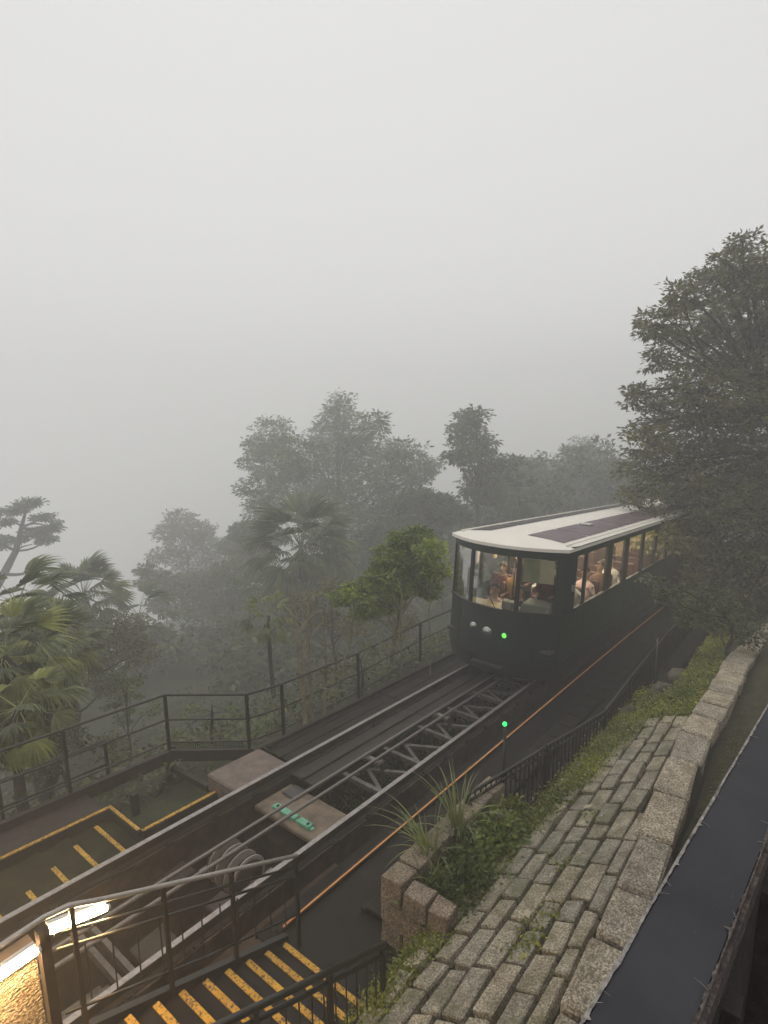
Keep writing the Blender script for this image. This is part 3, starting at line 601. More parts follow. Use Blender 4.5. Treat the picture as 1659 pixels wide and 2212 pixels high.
# low corner wall holding the plants
cw = empty('corner_wall', (4.1, -2.4, -0.9)); tag(cw, 'low corner wall of squared granite blocks holding long grass', 'stone wall')
relm(MB().box((4.16, -2.80, -1.5), (6.1, -2.16, -0.42)), 'core', 'mortar_soil', cw)
X_, Y_, Z_ = Vector((1, 0, 0)), Vector((0, 1, 0)), Vector((0, 0, 1))
for row in range(4):
    z = -0.10 - row * 0.27
    x = 4.06
    while x < 6.2:
        L = random.uniform(0.28, 0.42); zz = z + TS * (x - 4.1) * (1 if row == 0 else 1)
        place_stone('stone', 'warm_granite', Vector((x + L / 2, -2.17, zz)), (ut, Vector((0, 1, 0)), Vector((0.1, 0, 1)).normalized()), (L - 0.022, 0.25, 0.25), cw, 0.012); x += L
    y = -2.32 + (0.1 if row % 2 else 0)
    while y > -2.85:
        L = random.uniform(0.24, 0.34); place_stone('stone', 'warm_granite', Vector((4.17, y - L / 2, z - 0.02)), (Vector((0, 1, 0)), Vector((-1, 0, 0)), Z_), (L - 0.022, 0.22, 0.25), cw, 0.012); y -= L
# boulders beyond the slope
def boulder(c, r, label, seed):
    bm = bmesh.new(); bmesh.ops.create_icosphere(bm, subdivisions=4, radius=1.0); q = np.random.default_rng(seed); ph = q.uniform(0, 6, 9)
    pl_n = q.normal(size=(9, 3)); pl_n /= np.linalg.norm(pl_n, axis=1, keepdims=True)
    for v in bm.verts:
        a = v.co.copy(); k = 1 + 0.14 * math.sin(3 * a.x + ph[0]) * math.sin(2.5 * a.y + ph[1]) + 0.1 * math.sin(5 * a.z + ph[2]) + 0.05 * math.sin(9 * a.x + 8 * a.y + ph[3]) + 0.03 * math.sin(17 * a.z + 13 * a.x)
        for nn in pl_n: k = min(k, 0.80 / max(0.2, float(np.dot(nn, a))))
        v.co = Vector((a.x * r[0], a.y * r[1], a.z * r[2])) * k
    me = bpy.data.meshes.new('boulder'); bm.to_mesh(me); bm.free(); me.polygons.foreach_set('use_smooth', [True] * len(me.polygons))
    o = link('boulder', me, 'rough_stone'); o.location = c; tag(o, label, 'rock')
boulder((11.9, -3.15, -1.05), (0.36, 0.26, 0.36), 'tall grey boulder among weeds beyond the stone slope', 1)
boulder((10.75, -2.85, -1.05), (0.35, 0.26, 0.22), 'low mossy boulder at the end of the stone slope', 2)
boulder((13.2, -3.3, -1.2), (0.42, 0.3, 0.3), 'broad grey boulder behind the taller boulder', 3)

# ------------------------------------------------------------------ foreground rail of the terrace
fr = empty('terrace_rail', (1.2, -5.1, 2.9)); tag(fr, 'broad blue-black handrail with frayed pale edges above the coping', 'handrail')
def fz(x): return TS * x + 4.0
def fl(x): return -5.045 - 0.0833 * (x - 0.83)
def frr(x): return -5.178 - 0.086 * (x - 0.83)
def strip(x0, x1, ya, yb, za, zb, n=2):
    mbx = MB()
    for i in range(n + 1):
        x = x0 + (x1 - x0) * i / n
        mbx.v += [(x, ya(x), fz(x) + za), (x, yb(x), fz(x) + za), (x, yb(x), fz(x) + zb), (x, ya(x), fz(x) + zb)]
    for i in range(n):
        a = i * 4; mbx.f += [(a + k, a + (k + 1) % 4, a + 4 + (k + 1) % 4, a + 4 + k) for k in range(4)]
    mbx.f += [(3, 2, 1, 0), tuple(n * 4 + k for k in range(4))]
    return mbx
relm(strip(-0.3, 4.2, lambda x: fl(x) - 0.004, lambda x: frr(x) + 0.004, -0.10, -0.002), 'top_board', 'blue_black_sheet', fr, 0.0)
def ragged(side, x0, x1, mat, base, amp, seed, zt):
    """torn pale margin lying on the edge of the board"""
    r = np.random.default_rng(seed); n = 900; xs = np.linspace(x0, x1, n); mbx = MB()
    k = np.convolve(r.normal(size=n + 60), np.ones(31) / 31, 'same')[30:-30] * 2.2
    fine = np.convolve(r.normal(size=n + 8), np.ones(3) / 3, 'same')[4:-4]
    wd = np.clip(base + amp * k + amp * 0.7 * fine + amp * 4.0 * (r.random(n) < 0.012), 0.0015, 0.05)
    for x, w in zip(xs, wd):
        yo = fl(x) if side > 0 else frr(x); yi = yo - side * w
        mbx.v += [(x, yo + side * 0.003, fz(x) - 0.03), (x, yo + side * 0.002, fz(x) + zt), (x, yi, fz(x) + zt * 0.6)]
    for i in range(n - 1):
        a = i * 3; mbx.f += [(a, a + 3, a + 4, a + 1), (a + 1, a + 4, a + 5, a + 2)]
    me = bpy.data.meshes.new('edge'); me.from_pydata(mbx.v, [], mbx.f); o = link('torn_edge', me, mat, fr); o.matrix_parent_inverse = Matrix.Translation(fr.location).inverted()
ragged(1, -0.2, 4.1, 'scuffed_edge', 0.0034, 0.0015, 3, 0.002)
ragged(-1, -0.2, 4.1, 'splintered_wood', 0.003, 0.003, 5, 0.003)
relm(strip(-0.3, 4.2, lambda x: frr(x) + 0.002, lambda x: frr(x) - 0.010, -0.06, -0.008), 'edge_strip', 'splintered_wood', fr)
relm(strip(-0.3, 4.2, lambda x: fl(x) - 0.03, lambda x: frr(x) - 0.006, -1.1, -0.101), 'wood_panel', 'wood_dark', fr)
for k in range(11):
    x = -0.1 + k * 0.4; relm(MB().bar((x, frr(x) - 0.02, fz(x) - 0.95), (x, frr(x) - 0.02, fz(x) - 0.12), 0.05, 0.03, (0, 1, 0)), 'slat', 'wood_dark', fr)
# stray fibres standing off the board
for k in range(16):
    x = random.uniform(0.5, 2.4); s = random.choice((1, -1)); y = fl(x) if s > 0 else frr(x); a = random.uniform(-1, 1)
    q0 = Vector((x, y, fz(x) + 0.002)); q1 = q0 + Vector((0.012 * a, -s * random.uniform(0.006, 0.026), random.uniform(0.001, 0.005)))
    relm(MB().tube([q0, (q0 + q1) / 2 + Vector((0, 0, 0.002)), q1], [0.0007, 0.0006, 0.0003], 4), 'splinter', 'scuffed_edge', fr)

# ------------------------------------------------------------------ the tram
TR = empty('tram', (10.38, 0, TS * 10.38), (0, -SLOPE, 0)); tag(TR, 'dark green funicular tram with cream roof and lit windows', 'tram')
TL = 19.0; HW = 1.3
def nose(y, hw=HW): return 0.62 * (abs(y) / hw) ** 2.2
def outline(hw=HW, off=0.0, n=22):
    """plan outline from rear right, round the bowed front, to rear left"""
    pts = [(TL, -hw), (9.0, -hw), (1.2, -hw)]
    for i in range(n + 1):
        y = -hw + 2 * hw * i / n; pts.append((nose(y, hw) + off, y))
    return pts + [(1.2, hw), (9.0, hw), (TL, hw)]
def wall(pts, z0, z1, th=0.05, inset0=0.0):
    mbx = MB(); n = len(pts); inner = []
    for i, (x, y) in enumerate(pts):
        a = pts[max(i - 1, 0)]; b = pts[min(i + 1, n - 1)]; d = Vector((b[0] - a[0], b[1] - a[1])).normalized(); nn = Vector((d.y, -d.x))
        inner.append((nn.x, nn.y))
    for (x, y), (nx, ny_) in zip(pts, inner):
        mbx.v += [(x - nx * -inset0, y - ny_ * -inset0, z0), (x, y, z1), (x + nx * th, y + ny_ * th, z1), (x + nx * (th + inset0), y + ny_ * (th + inset0), z0)]
    for i in range(n - 1):
        a = i * 4; mbx.f += [(a + k, a + (k + 1) % 4, a + 4 + (k + 1) % 4, a + 4 + k) for k in range(4)]
    mbx.f += [(0, 1, 2, 3), tuple((n - 1) * 4 + k for k in range(4))]
    return mbx
OUT = outline()
# inward normal for this travel direction (right side -> front -> left side) points to the body axis
body = wall(OUT, 0.55, 1.60).build('body_panel', 'tram_green', TR)
wall(OUT, 0.18, 0.549, 0.05, 0.10).build('skirt', 'tram_dark', TR)
wall(OUT, 2.76, 2.96, 0.06).build('header_band', 'tram_green', TR)
wall(outline(HW + 0.015, -0.012), 1.585, 1.625, 0.07).build('waist_moulding', 'tram_dark', TR)
# pillars and panes round the window band
def along(y0, y1, n=7): return [(nose(y0 + (y1 - y0) * i / n), y0 + (y1 - y0) * i / n) for i in range(n + 1)]
def pane(pts, z0=1.62, z1=2.765):
    mbx = MB()
    for x, y in pts: mbx.v += [(x + 0.025, y, z0), (x + 0.025, y, z1)]
    mbx.f = [(2 * i, 2 * i + 2, 2 * i + 3, 2 * i + 1) for i in range(len(pts) - 1)]
    me = bpy.data.meshes.new('pane'); me.from_pydata(mbx.v, [], mbx.f); return link('window_pane', me, 'tram_glass', TR)
for a, b in ((-1.17, -0.56), (-0.48, 0.54), (0.61, 1.28)): pane(along(a, b))
for a, b in ((-0.565, -0.475), (0.535, 0.615)): wall(along(a, b, 2), 1.60, 2.77, 0.06).build('pillar', 'tram_dark', TR)
wall([(1.30, -HW), (0.75, -HW)] + along(-1.3, -1.165, 4), 1.60, 2.77, 0.05).build('corner_panel', 'tram_green', TR)
wall(along(1.27, 1.3, 2) + [(0.76, HW)], 1.60, 2.77, 0.05).build('pillar', 'tram_dark', TR)
def side_windows(s):
    edges = [(1.36, 1.90), (2.0, 3.52), (3.95, 5.06)] + [(5.48 + k * 1.72, 5.48 + k * 1.72 + 1.42) for k in range(8)] if s < 0 else [(0.76, 1.9), (2.0, 3.52), (3.95, 5.06)] + [(5.48 + k * 1.72, 5.48 + k * 1.72 + 1.42) for k in range(8)]
    px = edges[0][0]
    for i, (a, b) in enumerate(edges):
        me = bpy.data.meshes.new('pane'); y = s * (HW - 0.025); me.from_pydata([(a, y, 1.62), (b, y, 1.62), (b, y, 2.765), (a, y, 2.765)], [], [(0, 1, 2, 3)]); link('window_pane', me, 'tram_glass', TR)
        nx = edges[i + 1][0] if i + 1 < len(edges) else TL
        lo, hi = (HW - 0.06, HW) if s > 0 else (-HW, -HW + 0.06)
        MB().box((b, lo, 1.60), (nx, hi, 2.77)).build('pillar', 'tram_dark', TR)
side_windows(-1); side_windows(1)
# roof: cream shell, gently arched, overhanging rim, tinted panels
def roof_z(x, y): 
    e = min(1.0, max(0.0, (x - nose(y, 1.37) + 0.08) / 0.9)); e = math.sin(e * math.pi / 2)
    return 2.985 + 0.03 * e + 0.10 * e * (1 - (abs(y) / 1.37) ** 2.2)
ys = np.linspace(-1.37, 1.37, 37); xsr = [0, 0.06, 0.14, 0.25, 0.4, 0.6, 0.85, 1.2, 3, 6, 10, 14, TL - 0.4]
mb = MB(True)
for y in ys:
    for k in xsr: x = nose(y, 1.37) - 0.07 + k * (1 if k < 2 else (TL - nose(y, 1.37)) / TL); mb.v.append((x, y, roof_z(x, y)))
nk = len(xsr); mb.f = [(i * nk + j, i * nk + j + 1, i * nk + nk + j + 1, i * nk + nk + j) for i in range(len(ys) - 1) for j in range(nk - 1)]
roof = mb.build('roof', 'tram_roof', TR)
o_ = outline(1.37, -0.07); wall(o_, 2.925, 2.992, 0.10).build('roof_rim', 'tram_roof', roof)
MB().box((0.6, -1.2, 2.955), (TL, 1.2, 2.965)).build('ceiling_panel', 'interior_ceiling', TR)
def roof_panel(x0, x1, y0, y1, mat, name='roof_panel', h=0.012):
    mbx = MB(); n = 6
    for i in range(n + 1):
        y = y0 + (y1 - y0) * i / n
        for x in (x0, x1): mbx.v += [(x + (0.35 * max(0, (abs(y) - 0.5)) if False else 0), y, roof_z(x, y) + h)]
    mbx.f = [(2 * i, 2 * i + 1, 2 * i + 3, 2 * i + 2) for i in range(n)]
    me = bpy.data.meshes.new(name); me.from_pydata(mbx.v, [], mbx.f); return link(name, me, mat, roof)
for k in range(10): roof_panel(0.95 + k * 1.62, 0.95 + k * 1.62 + 1.52, -1.10, -0.28, 'skylight')
for k in range(10): roof_panel(0.95 + k * 1.62, 0.95 + k * 1.62 + 1.52, 0.62, 1.14, 'roof_dark_strip')
for y in (-1.22, 1.24): MB().box((0.75, y - 0.02, 3.0), (TL - 0.5, y + 0.02, 3.055)).build('roof_rail', 'tram_roof', roof)
MB().box((0.8, -1.37, 3.0), (TL - 0.5, -1.30, 3.012)).build('gutter', 'tram_dark', roof)
MB().box((4.1, -0.62, 3.12), (4.35, -0.34, 3.16)).build('vent', 'white_enamel', roof, 0.01)
# seams, door lines and handles on the lower panels
for y in (-0.86, 0.86): MB().box((nose(y) - 0.004, y - 0.006, 0.6), (nose(y) + 0.02, y + 0.006, 1.58)).build('seam', 'rubber', TR)
for x in (1.32, 1.95, 3.7, 5.25, 6.95, 8.7, 10.4):
    for s in (-1, 1): MB().box((x - 0.006, s * HW - 0.004, 0.58), (x + 0.006, s * HW + 0.004, 1.58)).build('seam', 'rubber', TR)
for s in (-1, 1): MB().box((1.36, s * (HW + 0.012) - 0.012, 1.3), (1.40, s * (HW + 0.012) + 0.012, 1.52)).build('door_handle', 'chrome', TR)
wall(outline(HW + 0.006, -0.006), 0.62, 0.65, 0.02).build('trim_line', 'tram_dark', TR)
# lamps on the front
def front_lamp(y, z, r, mat, name):
    x = nose(y); e = MB(True).lathe((x + 0.03, y, z), (-1, 0, 0), [(r * 1.25, 0), (r * 1.25, 0.05), (r, 0.06)], 20).build(name, 'chrome' if mat == 'lens_grey' else 'tram_dark', TR)
    MB(True).lathe((x - 0.031, y, z), (-1, 0, 0), [(r * 0.96, 0), (r * 0.7, 0.014), (r * 0.2, 0.02)], 20).build('lens', mat, e)
front_lamp(0.40, 1.13, 0.065, 'lens_grey', 'headlight'); front_lamp(0.05, 1.09, 0.085, 'lens_grey', 'headlight'); front_lamp(-0.34, 1.09, 0.05, 'green_glow', 'marker_light')
MB().box((-0.06, -0.4, 0.32), (0.1, 0.4, 0.42)).build('bumper', 'rubber', TR, 0.03)
MB(True).tube([(0.9, -1.32, 2.0), (0.75, -1.46, 2.05), (0.72, -1.47, 2.2)], 0.012, 6).build('mirror_arm', 'tram_dark', TR)
MB().box((0.69, -1.49, 2.12), (0.73, -1.41, 2.26)).build('mirror', 'console_grey', TR, 0.015)
MB(True).tube([(0.02, -0.1, 1.58), (-0.015, 0.1, 1.95), (-0.005, 0.22, 2.15)], 0.008, 6).build('wiper', 'rubber', TR)
for x in (1.6, 4.4, 12, 15): 
    for y in (-0.76, 0.76): MB(True).lathe((x, y, 0.28), (0, 1, 0), [(0.05, -0.06), (0.27, -0.05), (0.27, 0.04), (0.30, 0.045), (0.30, 0.06), (0.05, 0.06)], 24).build('wheel', 'rusty_steel', TR)
MB().box((0.7, -0.95, 0.30), (TL, 0.95, 0.56)).build('underframe', 'tram_dark', TR)
# interior
MB().box((0.35, -1.22, 0.80), (TL, 1.22, 0.86)).build('floor', 'interior_floor', TR)
MB().hexa([(0.12, -0.46, 1.53), (0.62, -0.46, 1.53), (0.62, 0.72, 1.53), (0.22, 0.72, 1.53)], [(0.12, -0.46, 1.60), (0.62, -0.46, 1.60), (0.62, 0.72, 1.60), (0.22, 0.72, 1.60)]).build('dashboard', 'beige_shelf', TR, 0.01)
MB().box((0.14, -0.40, 1.601), (0.36, -0.16, 1.78)).build('instrument_box', 'console_grey', TR, 0.02)
MB().hexa([(0.42, -1.10, 1.50), (0.66, -1.10, 1.50), (0.66, -0.56, 1.50), (0.17, -0.56, 1.50)], [(0.44, -1.10, 1.78), (0.64, -1.10, 1.84), (0.64, -0.56, 1.84), (0.20, -0.56, 1.78)]).build('driver_console', 'console_grey', TR, 0.02)
MB().hexa([(0.40, -1.14, 2.26), (0.43, -1.14, 2.26), (0.19, -0.58, 2.26), (0.16, -0.58, 2.26)], [(0.40, -1.14, 2.74), (0.43, -1.14, 2.74), (0.19, -0.58, 2.74), (0.16, -0.58, 2.74)]).build('sun_blind', 'blind_olive', TR)
MB().box((1.22, -1.22, 0.86), (1.26, -0.50, 2.2)).build('cab_partition', 'seat_red', TR)
for x in (1.9, 3.0, 4.1, 5.2, 6.3, 7.4, 8.5, 9.6):
    for s in (-1, 1):
        y0, y1 = (-1.18, -0.25) if s < 0 else (0.25, 1.18)
        MB().box((x, y0, 0.86), (x + 0.42, y1, 1.28)).build('seat', 'seat_red', TR, 0.03)
        MB().box((x + 0.42, y0, 1.0), (x + 0.52, y1, 1.86)).build('seat_back', 'seat_red', TR, 0.03)
for x in (1.5, 3.8, 6.1, 8.4, 10.7):
    for y in (-0.62, 0.62): MB().box((x, y - 0.06, 2.925), (x + 1.5, y + 0.06, 2.953)).build('ceiling_lamp', 'tram_lamp', TR)
for x, y in ((1.55, 0.22), (3.7, -0.22), (5.9, 0.22)): MB(True).tube([(x, y, 0.86), (x, y, 2.95)], 0.02, 8).build('grab_pole', 'chrome', TR)
MB().box((11.8, -1.2, 0.86), (11.85, 1.2, 2.95)).build('bulkhead', 'interior_wood', TR)
for x in (1.45, 2.42): MB().box((x, 1.16, 2.2), (x + 0.12, 1.22, 2.76)).build('window_trim', 'interior_wood', TR)

# ------------------------------------------------------------------ passengers
def person(loc, facing, pose, cloth, hair, label, arm='lap'):
    """one continuous skinned body; loc = seat/floor point in tram coordinates"""
    sit = pose == 'sit'; hip = 0.10 if sit else 0.90
    V = [((0, 0, hip), .15), ((0, 0, hip + .20), .145), ((0, 0, hip + .40), .165), ((0, 0, hip + .52), .12), ((0.01, 0, hip + .60), .055), ((0.02, 0, hip + .68), .078), ((0.025, 0, hip + .78), .095), ((0.01, 0, hip + .87), .062)]
    E = [(i, i + 1) for i in range(7)]
    for s in (-1, 1):
        b = len(V)
        hand = {'lap': (0.34, s * .12, hip + .14), 'up': (0.30, s * .14, hip + .50), 'rail': (0.05, s * .30, hip + 1.05)}[arm if s < 0 else ('lap' if arm == 'rail' else arm)]
        elb = (0.06, s * .27, hip + .22) if hand[2] < hip + .9 else (0.06, s * .30, hip + .72)
        V += [((0, s * .17, hip + .47), .07), (elb, .048), (tuple(np.array(elb) * .25 + np.array(hand) * .75), .036), (hand, .036)]
        E += [(3, b), (b, b + 1), (b + 1, b + 2), (b + 2, b + 3)]
        b = len(V)
        if sit: V += [((0.08, s * .10, hip), .10), ((0.45, s * .11, hip + .03), .075), ((0.46, s * .11, hip - .36), .05), ((0.58, s * .11, hip - .40), .04)]
        else: V += [((0, s * .10, hip - .05), .10), ((0.02, s * .10, hip - .45), .07), ((-.01, s * .10, .09), .05), ((.14, s * .11, .04), .04)]
        E += [(0, b), (b, b + 1), (b + 1, b + 2), (b + 2, b + 3)]
    me = bpy.data.meshes.new('body'); me.from_pydata([v for v, _ in V], E, []); o = bpy.data.objects.new('tmp', me); COL.objects.link(o)
    sm = o.modifiers.new('s', 'SKIN'); ss = o.modifiers.new('u', 'SUBSURF'); ss.levels = 1; sm.use_smooth_shade = True
    for i, (_, r_) in enumerate(V): me.skin_vertices[0].data[i].radius = (r_, r_ * (1.25 if 1 <= i <= 3 else 1.0)); me.skin_vertices[0].data[i].use_root = i == 0
    dg = bpy.context.evaluated_depsgraph_get(); dg.update(); m2 = bpy.data.meshes.new_from_object(o.evaluated_get(dg)); bpy.data.objects.remove(o)
    m2.materials.clear()
    for q in (cloth, 'skin', 'cloth_black'): m2.materials.append(MATS[q])
    for pg in m2.polygons:
        c = pg.center; pg.use_smooth = True
        pg.material_index = 1 if (c.z > hip + .585 or (abs(c.x) > .26 and c.z > hip + .08 and abs(c.y) < .2)) else (2 if c.z < hip + .02 or (c.x > .12 and c.z < hip + .1) else 0)
    bo = link('person', m2, None); tag(bo, label, 'person', 'passengers inside the tram')
    M = Matrix.Translation(TR.location) @ Matrix.Rotation(-SLOPE, 4, 'Y') @ Matrix.Translation(loc) @ Matrix.Rotation(facing, 4, 'Z'); bo.matrix_world = M
    # hair cap and facial features
    hm = MB(True); z = hip + .80
    for i in range(6):
        th = i / 5 * 1.75
        for k in range(14):
            a = 2 * math.pi * k / 14; front = max(0, math.cos(a)); t2 = th * (1 - 0.45 * front); rr = .112
            hm.v.append((0.015 + rr * 1.02 * math.sin(t2) * math.cos(a), rr * .92 * math.sin(t2) * math.sin(a), z + 0.01 + rr * 1.12 * math.cos(t2)))
    hm.f = [(i * 14 + k, i * 14 + (k + 1) % 14, (i + 1) * 14 + (k + 1) % 14, (i + 1) * 14 + k) for i in range(5) for k in range(14)]
    hm.build('hair', hair, bo)
    MB(True).tube([(0.118, 0, hip + .785), (0.138, 0, hip + .752)], [.008, .015], 6).build('nose', 'skin', bo)
    for s in (-1, 1):
        MB(True).lathe((0.108, s * .036, hip + .79), (1, s * .2, 0), [(.013, 0), (.009, .006)], 8).build('eye', 'cloth_black', bo)
        MB(True).lathe((0.02, s * .092, hip + .775), (0, s, 0), [(.026, -.01), (.022, .012)], 8).build('ear', 'skin', bo)
    MB().box((0.102, -.022, hip + .718), (0.116, .022, hip + .726)).build('mouth', 'cloth_maroon', bo)
F = math.pi
person((0.78, 0.30, 0.95), F, 'sit', 'cloth_pink', 'hair_black', 'seated person in a pale pink top behind the dashboard', 'lap')
person((0.90, -0.22, 0.98), F, 'sit', 'cloth_navy', 'hair_black', 'seated person in dark clothes beside the driver console', 'up')
person((2.10, 0.75, 1.19), F, 'sit', 'cloth_maroon', 'hair_brown', 'person in maroon on the front bench by the valley window', 'lap')
person((2.08, 0.42, 1.19), F, 'sit', 'cloth_ochre', 'hair_black', 'person in an ochre top on the front bench by the aisle', 'up')
person((1.62, -0.02, 0.86), F, 'stand', 'cloth_brown', 'hair_black', 'standing person in brown holding the grab pole in the aisle', 'rail')
person((2.10, -0.55, 1.19), F, 'sit', 'cloth_maroon', 'hair_black', 'person in maroon on the front bench by the side door', 'lap')
person((2.12, -0.95, 1.19), F, 'sit', 'cloth_white', 'hair_brown', 'person in a white top at the first side window', 'lap')
person((3.20, -0.90, 1.19), F, 'sit', 'cloth_pink', 'hair_black', 'person in pink at the second side window', 'up')
person((4.32, -0.92, 1.19), F, 'sit', 'cloth_brown', 'hair_brown', 'person in brown at the third side window', 'lap')
person((5.42, -0.9, 1.19), F, 'sit', 'cloth_white', 'hair_black', 'person in white at the fourth side window', 'lap')
person((3.2, 0.6, 1.19), F, 'sit', 'cloth_white', 'hair_black', 'person in white on the second bench by the aisle', 'lap')
person((1.0, -0.86, 0.86), F, 'stand', 'cloth_maroon', 'hair_black', 'driver in maroon standing behind the grey console', 'lap')

# ------------------------------------------------------------------ trees
def limb(mb, a, b, r0, r1, seed, sag=0.15, n=6):
    q = np.random.default_rng(seed); a = np.array(a, float); b = np.array(b, float); L = np.linalg.norm(b - a); pts = []
    w = q.normal(size=3) * L * 0.07
    for i in range(n + 1):
        t_ = i / n; p_ = a + (b - a) * t_ + w * math.sin(t_ * math.pi) + np.array([0, 0, L * sag * math.sin(t_ * math.pi)]); pts.append(tuple(p_))
    mb.tube(pts, [r0 + (r1 - r0) * i / n for i in range(n + 1)], 6, False); return pts
def crown_pts(lobes, dens, leaf, q, flat=0.6, tuft=14, spread=0.30):
    """lobes: (centre, radius) -> leaf vertex array, clump centres"""
    Vs = []; cl = []
    for c, r_ in lobes:
        n = max(6, int(dens * (r_ / spread) ** 2 * 14))
        d = q.normal(size=(n, 3)); d /= np.linalg.norm(d, axis=1, keepdims=True); rad = r_ * q.uniform(0.25, 1.0, (n, 1)) ** 0.5
        cc = np.array(c) + d * rad * np.array([1, 1, flat]); cl.append(cc)
        P = np.repeat(cc, tuft, 0); dd = q.normal(size=P.shape); dd[:, 2] = dd[:, 2] * 0.45 - 0.12; dd /= np.linalg.norm(dd, axis=1, keepdims=True)
        out = np.repeat(d, tuft, 0) * 0.35
        P = P + dd * q.uniform(0.05, 1, (len(P), 1)) * spread * min(1, r_) * np.array([1, 1, 0.55]); dd = dd + out
        s_ = leaf * q.uniform(0.6, 1.25, len(P)); Vs.append(leaves(P, dd, s_, s_ * q.uniform(0.35, 0.55, len(P)), 0.3, q))
    return np.concatenate(Vs), np.concatenate(cl)
def tree(name, label, cat, lobes_px, D, leafmat, leaf, seed, dens=1.0, trunk=0.16, base=None, barkmat='bark', group=None, flat=0.6, jit=0.10, tuft=14, spread=0.30, twigs=True):
    q = np.random.default_rng(seed); lobes = []
    if D > 22.5: D *= 1.55; leaf *= 1.4; trunk *= 1.3; spread *= 1.35
    for (px, py, pr) in lobes_px:
        d = D * (1 + q.uniform(-jit, jit)); lobes.append((at(px, py, d), pr * D / 1249.0))
    cen = np.mean([c for c, _ in lobes], 0); low = min(c[2] for c, _ in lobes)
    bx, by = base if base is not None else (cen[0] + q.uniform(-.5, .5), cen[1] + q.uniform(-.5, .5))
    b = np.array([bx, by, gz(bx, by) - 0.3]); e = empty(name, tuple(b)); tag(e, label, cat, group)
    inv = Matrix.Translation(tuple(-b))
    V, cl = crown_pts(lobes, dens, leaf, q, flat, tuft, spread)
    fork = np.array([cen[0] * .6 + bx * .4, cen[1] * .6 + by * .4, max(b[2] + 1.0, low * 0.6 + b[2] * 0.4)]); tm = MB(True)
    limb(tm, b, fork, trunk * 1.25, trunk * 0.85, seed, 0.0)
    top = np.array([cen[0], cen[1], max(c[2] for c, _ in lobes)]); sp_ = limb(tm, fork, fork * .35 + top * .65, trunk * .85, trunk * .3, seed + 1, 0.0)
    for i, (c, r_) in enumerate(lobes):
        s0 = sp_[min(len(sp_) - 1, max(0, int(len(sp_) * (0.2 + 0.7 * (c[2] - low) / max(0.5, top[2] - low)) - 1)))] if c[2] > fork[2] else tuple(fork)
        lp = limb(tm, s0, c, trunk * 0.34, trunk * 0.1, seed + 7 + i, 0.06)
    tr_ = tm.build('trunk', barkmat, e); tr_.matrix_parent_inverse = inv
    if twigs:
        tw = MB(); cs = np.array([c for c, _ in lobes])
        for k in range(0, len(cl), 3):
            j = np.argmin(((cs - cl[k]) ** 2).sum(1)); tw.tube([tuple(cs[j]), tuple((cs[j] + cl[k]) / 2 + [0, 0, .04]), tuple(cl[k])], [trunk * .07, trunk * .05, trunk * .02], 3, False)
        t2 = tw.build('twigs', barkmat, e); t2['kind'] = 'stuff'; t2.matrix_parent_inverse = inv
    o = link('crown', quads_mesh('crown', V), leafmat, e); o.matrix_parent_inverse = inv
    return e

BIG = [(1630, 560, 62), (1575, 600, 58), (1520, 630, 46), (1475, 640, 34), (1650, 640, 80), (1590, 690, 70), (1450, 698, 44), (1410, 705, 30), (1510, 705, 52), (1560, 760, 62), (1470, 765, 50), (1425, 775, 32), (1650, 760, 90), (1600, 840, 80), (1520, 840, 62), (1450, 850, 48), (1390, 862, 34), (1372, 850, 24), (1430, 915, 56), (1510, 920, 70), (1610, 930, 90), (1390, 955, 38), (1395, 1010, 44), (1460, 1000, 66), (1550, 1020, 84), (1640, 1050, 90), (1385, 1060, 36), (1430, 1080, 56), (1510, 1110, 76), (1600, 1140, 90), (1390, 1115, 30), (1350, 1128, 22), (1420, 1150, 52), (1480, 1190, 60), (1560, 1220, 76), (1640, 1230, 80), (1470, 1250, 48), (1530, 1290, 56), (1600, 1310, 64), (1655, 1330, 60), (1720, 600, 90), (1740, 760, 100), (1740, 920, 110), (1740, 1090, 110), (1730, 1240, 100)]
qb = np.random.default_rng(5)
BIG = [(px, py, pr * (1.18 if px < 1520 else 1.15)) for px, py, pr in BIG] + [(1362, 852, 16), (1392, 700, 18), (1456, 636, 22), (1440, 690, 24), (1376, 1062, 18), (1380, 930, 22), (1500, 600, 20), (1560, 560, 24), (1605, 530, 26)]
BIG += [(px + qb.uniform(-45, 45), py + qb.uniform(-45, 45), pr * qb.uniform(.3, .6)) for px, py, pr in BIG if px > 1470 and py > 700]
tree('broadleaf_tree', 'tall dense broadleaf tree hanging over the rear of the tram', 'tree', BIG, 21, 'leaf_olive', 0.19, 11, dens=0.74, trunk=0.22, base=(24.5, -9.5), jit=0.12, flat=0.74, spread=0.48, tuft=20)
tree('broadleaf_shrub', 'dark leafy shrub below the big tree beside the tram side', 'shrub', [(1500, 1330, 46), (1560, 1345, 50), (1450, 1290, 34), (1620, 1370, 40), (1410, 1255, 24), (1545, 1295, 40)], 13.5, 'leaf_dark', 0.09, 12, dens=1.6, trunk=0.06, base=(13.6, -4.9))
MID = [(590, 940, 42), (560, 985, 40), (600, 1000, 48), (556, 1060, 34), (735, 872, 26), (722, 905, 34), (760, 930, 40), (810, 918, 24), (700, 950, 44), (780, 980, 50), (650, 990, 44), (720, 1020, 58), (840, 990, 44), (880, 985, 34), (905, 1015, 38), (935, 1005, 20), (860, 1050, 48), (790, 1070, 56), (640, 1060, 50), (590, 1090, 40), (700, 1100, 56), (850, 1110, 42), (560, 1125, 34), (760, 1150, 50)]
MID = [(x, y, r_ * 1.12) for x, y, r_ in MID]
tree('broadleaf_tree', 'wide hazy tree with knobbly crown behind the fan palm', 'tree', MID, 38, 'leaf_mid', 0.30, 21, dens=0.9, trunk=0.22, jit=0.13, spread=0.6, tuft=16, flat=0.95)
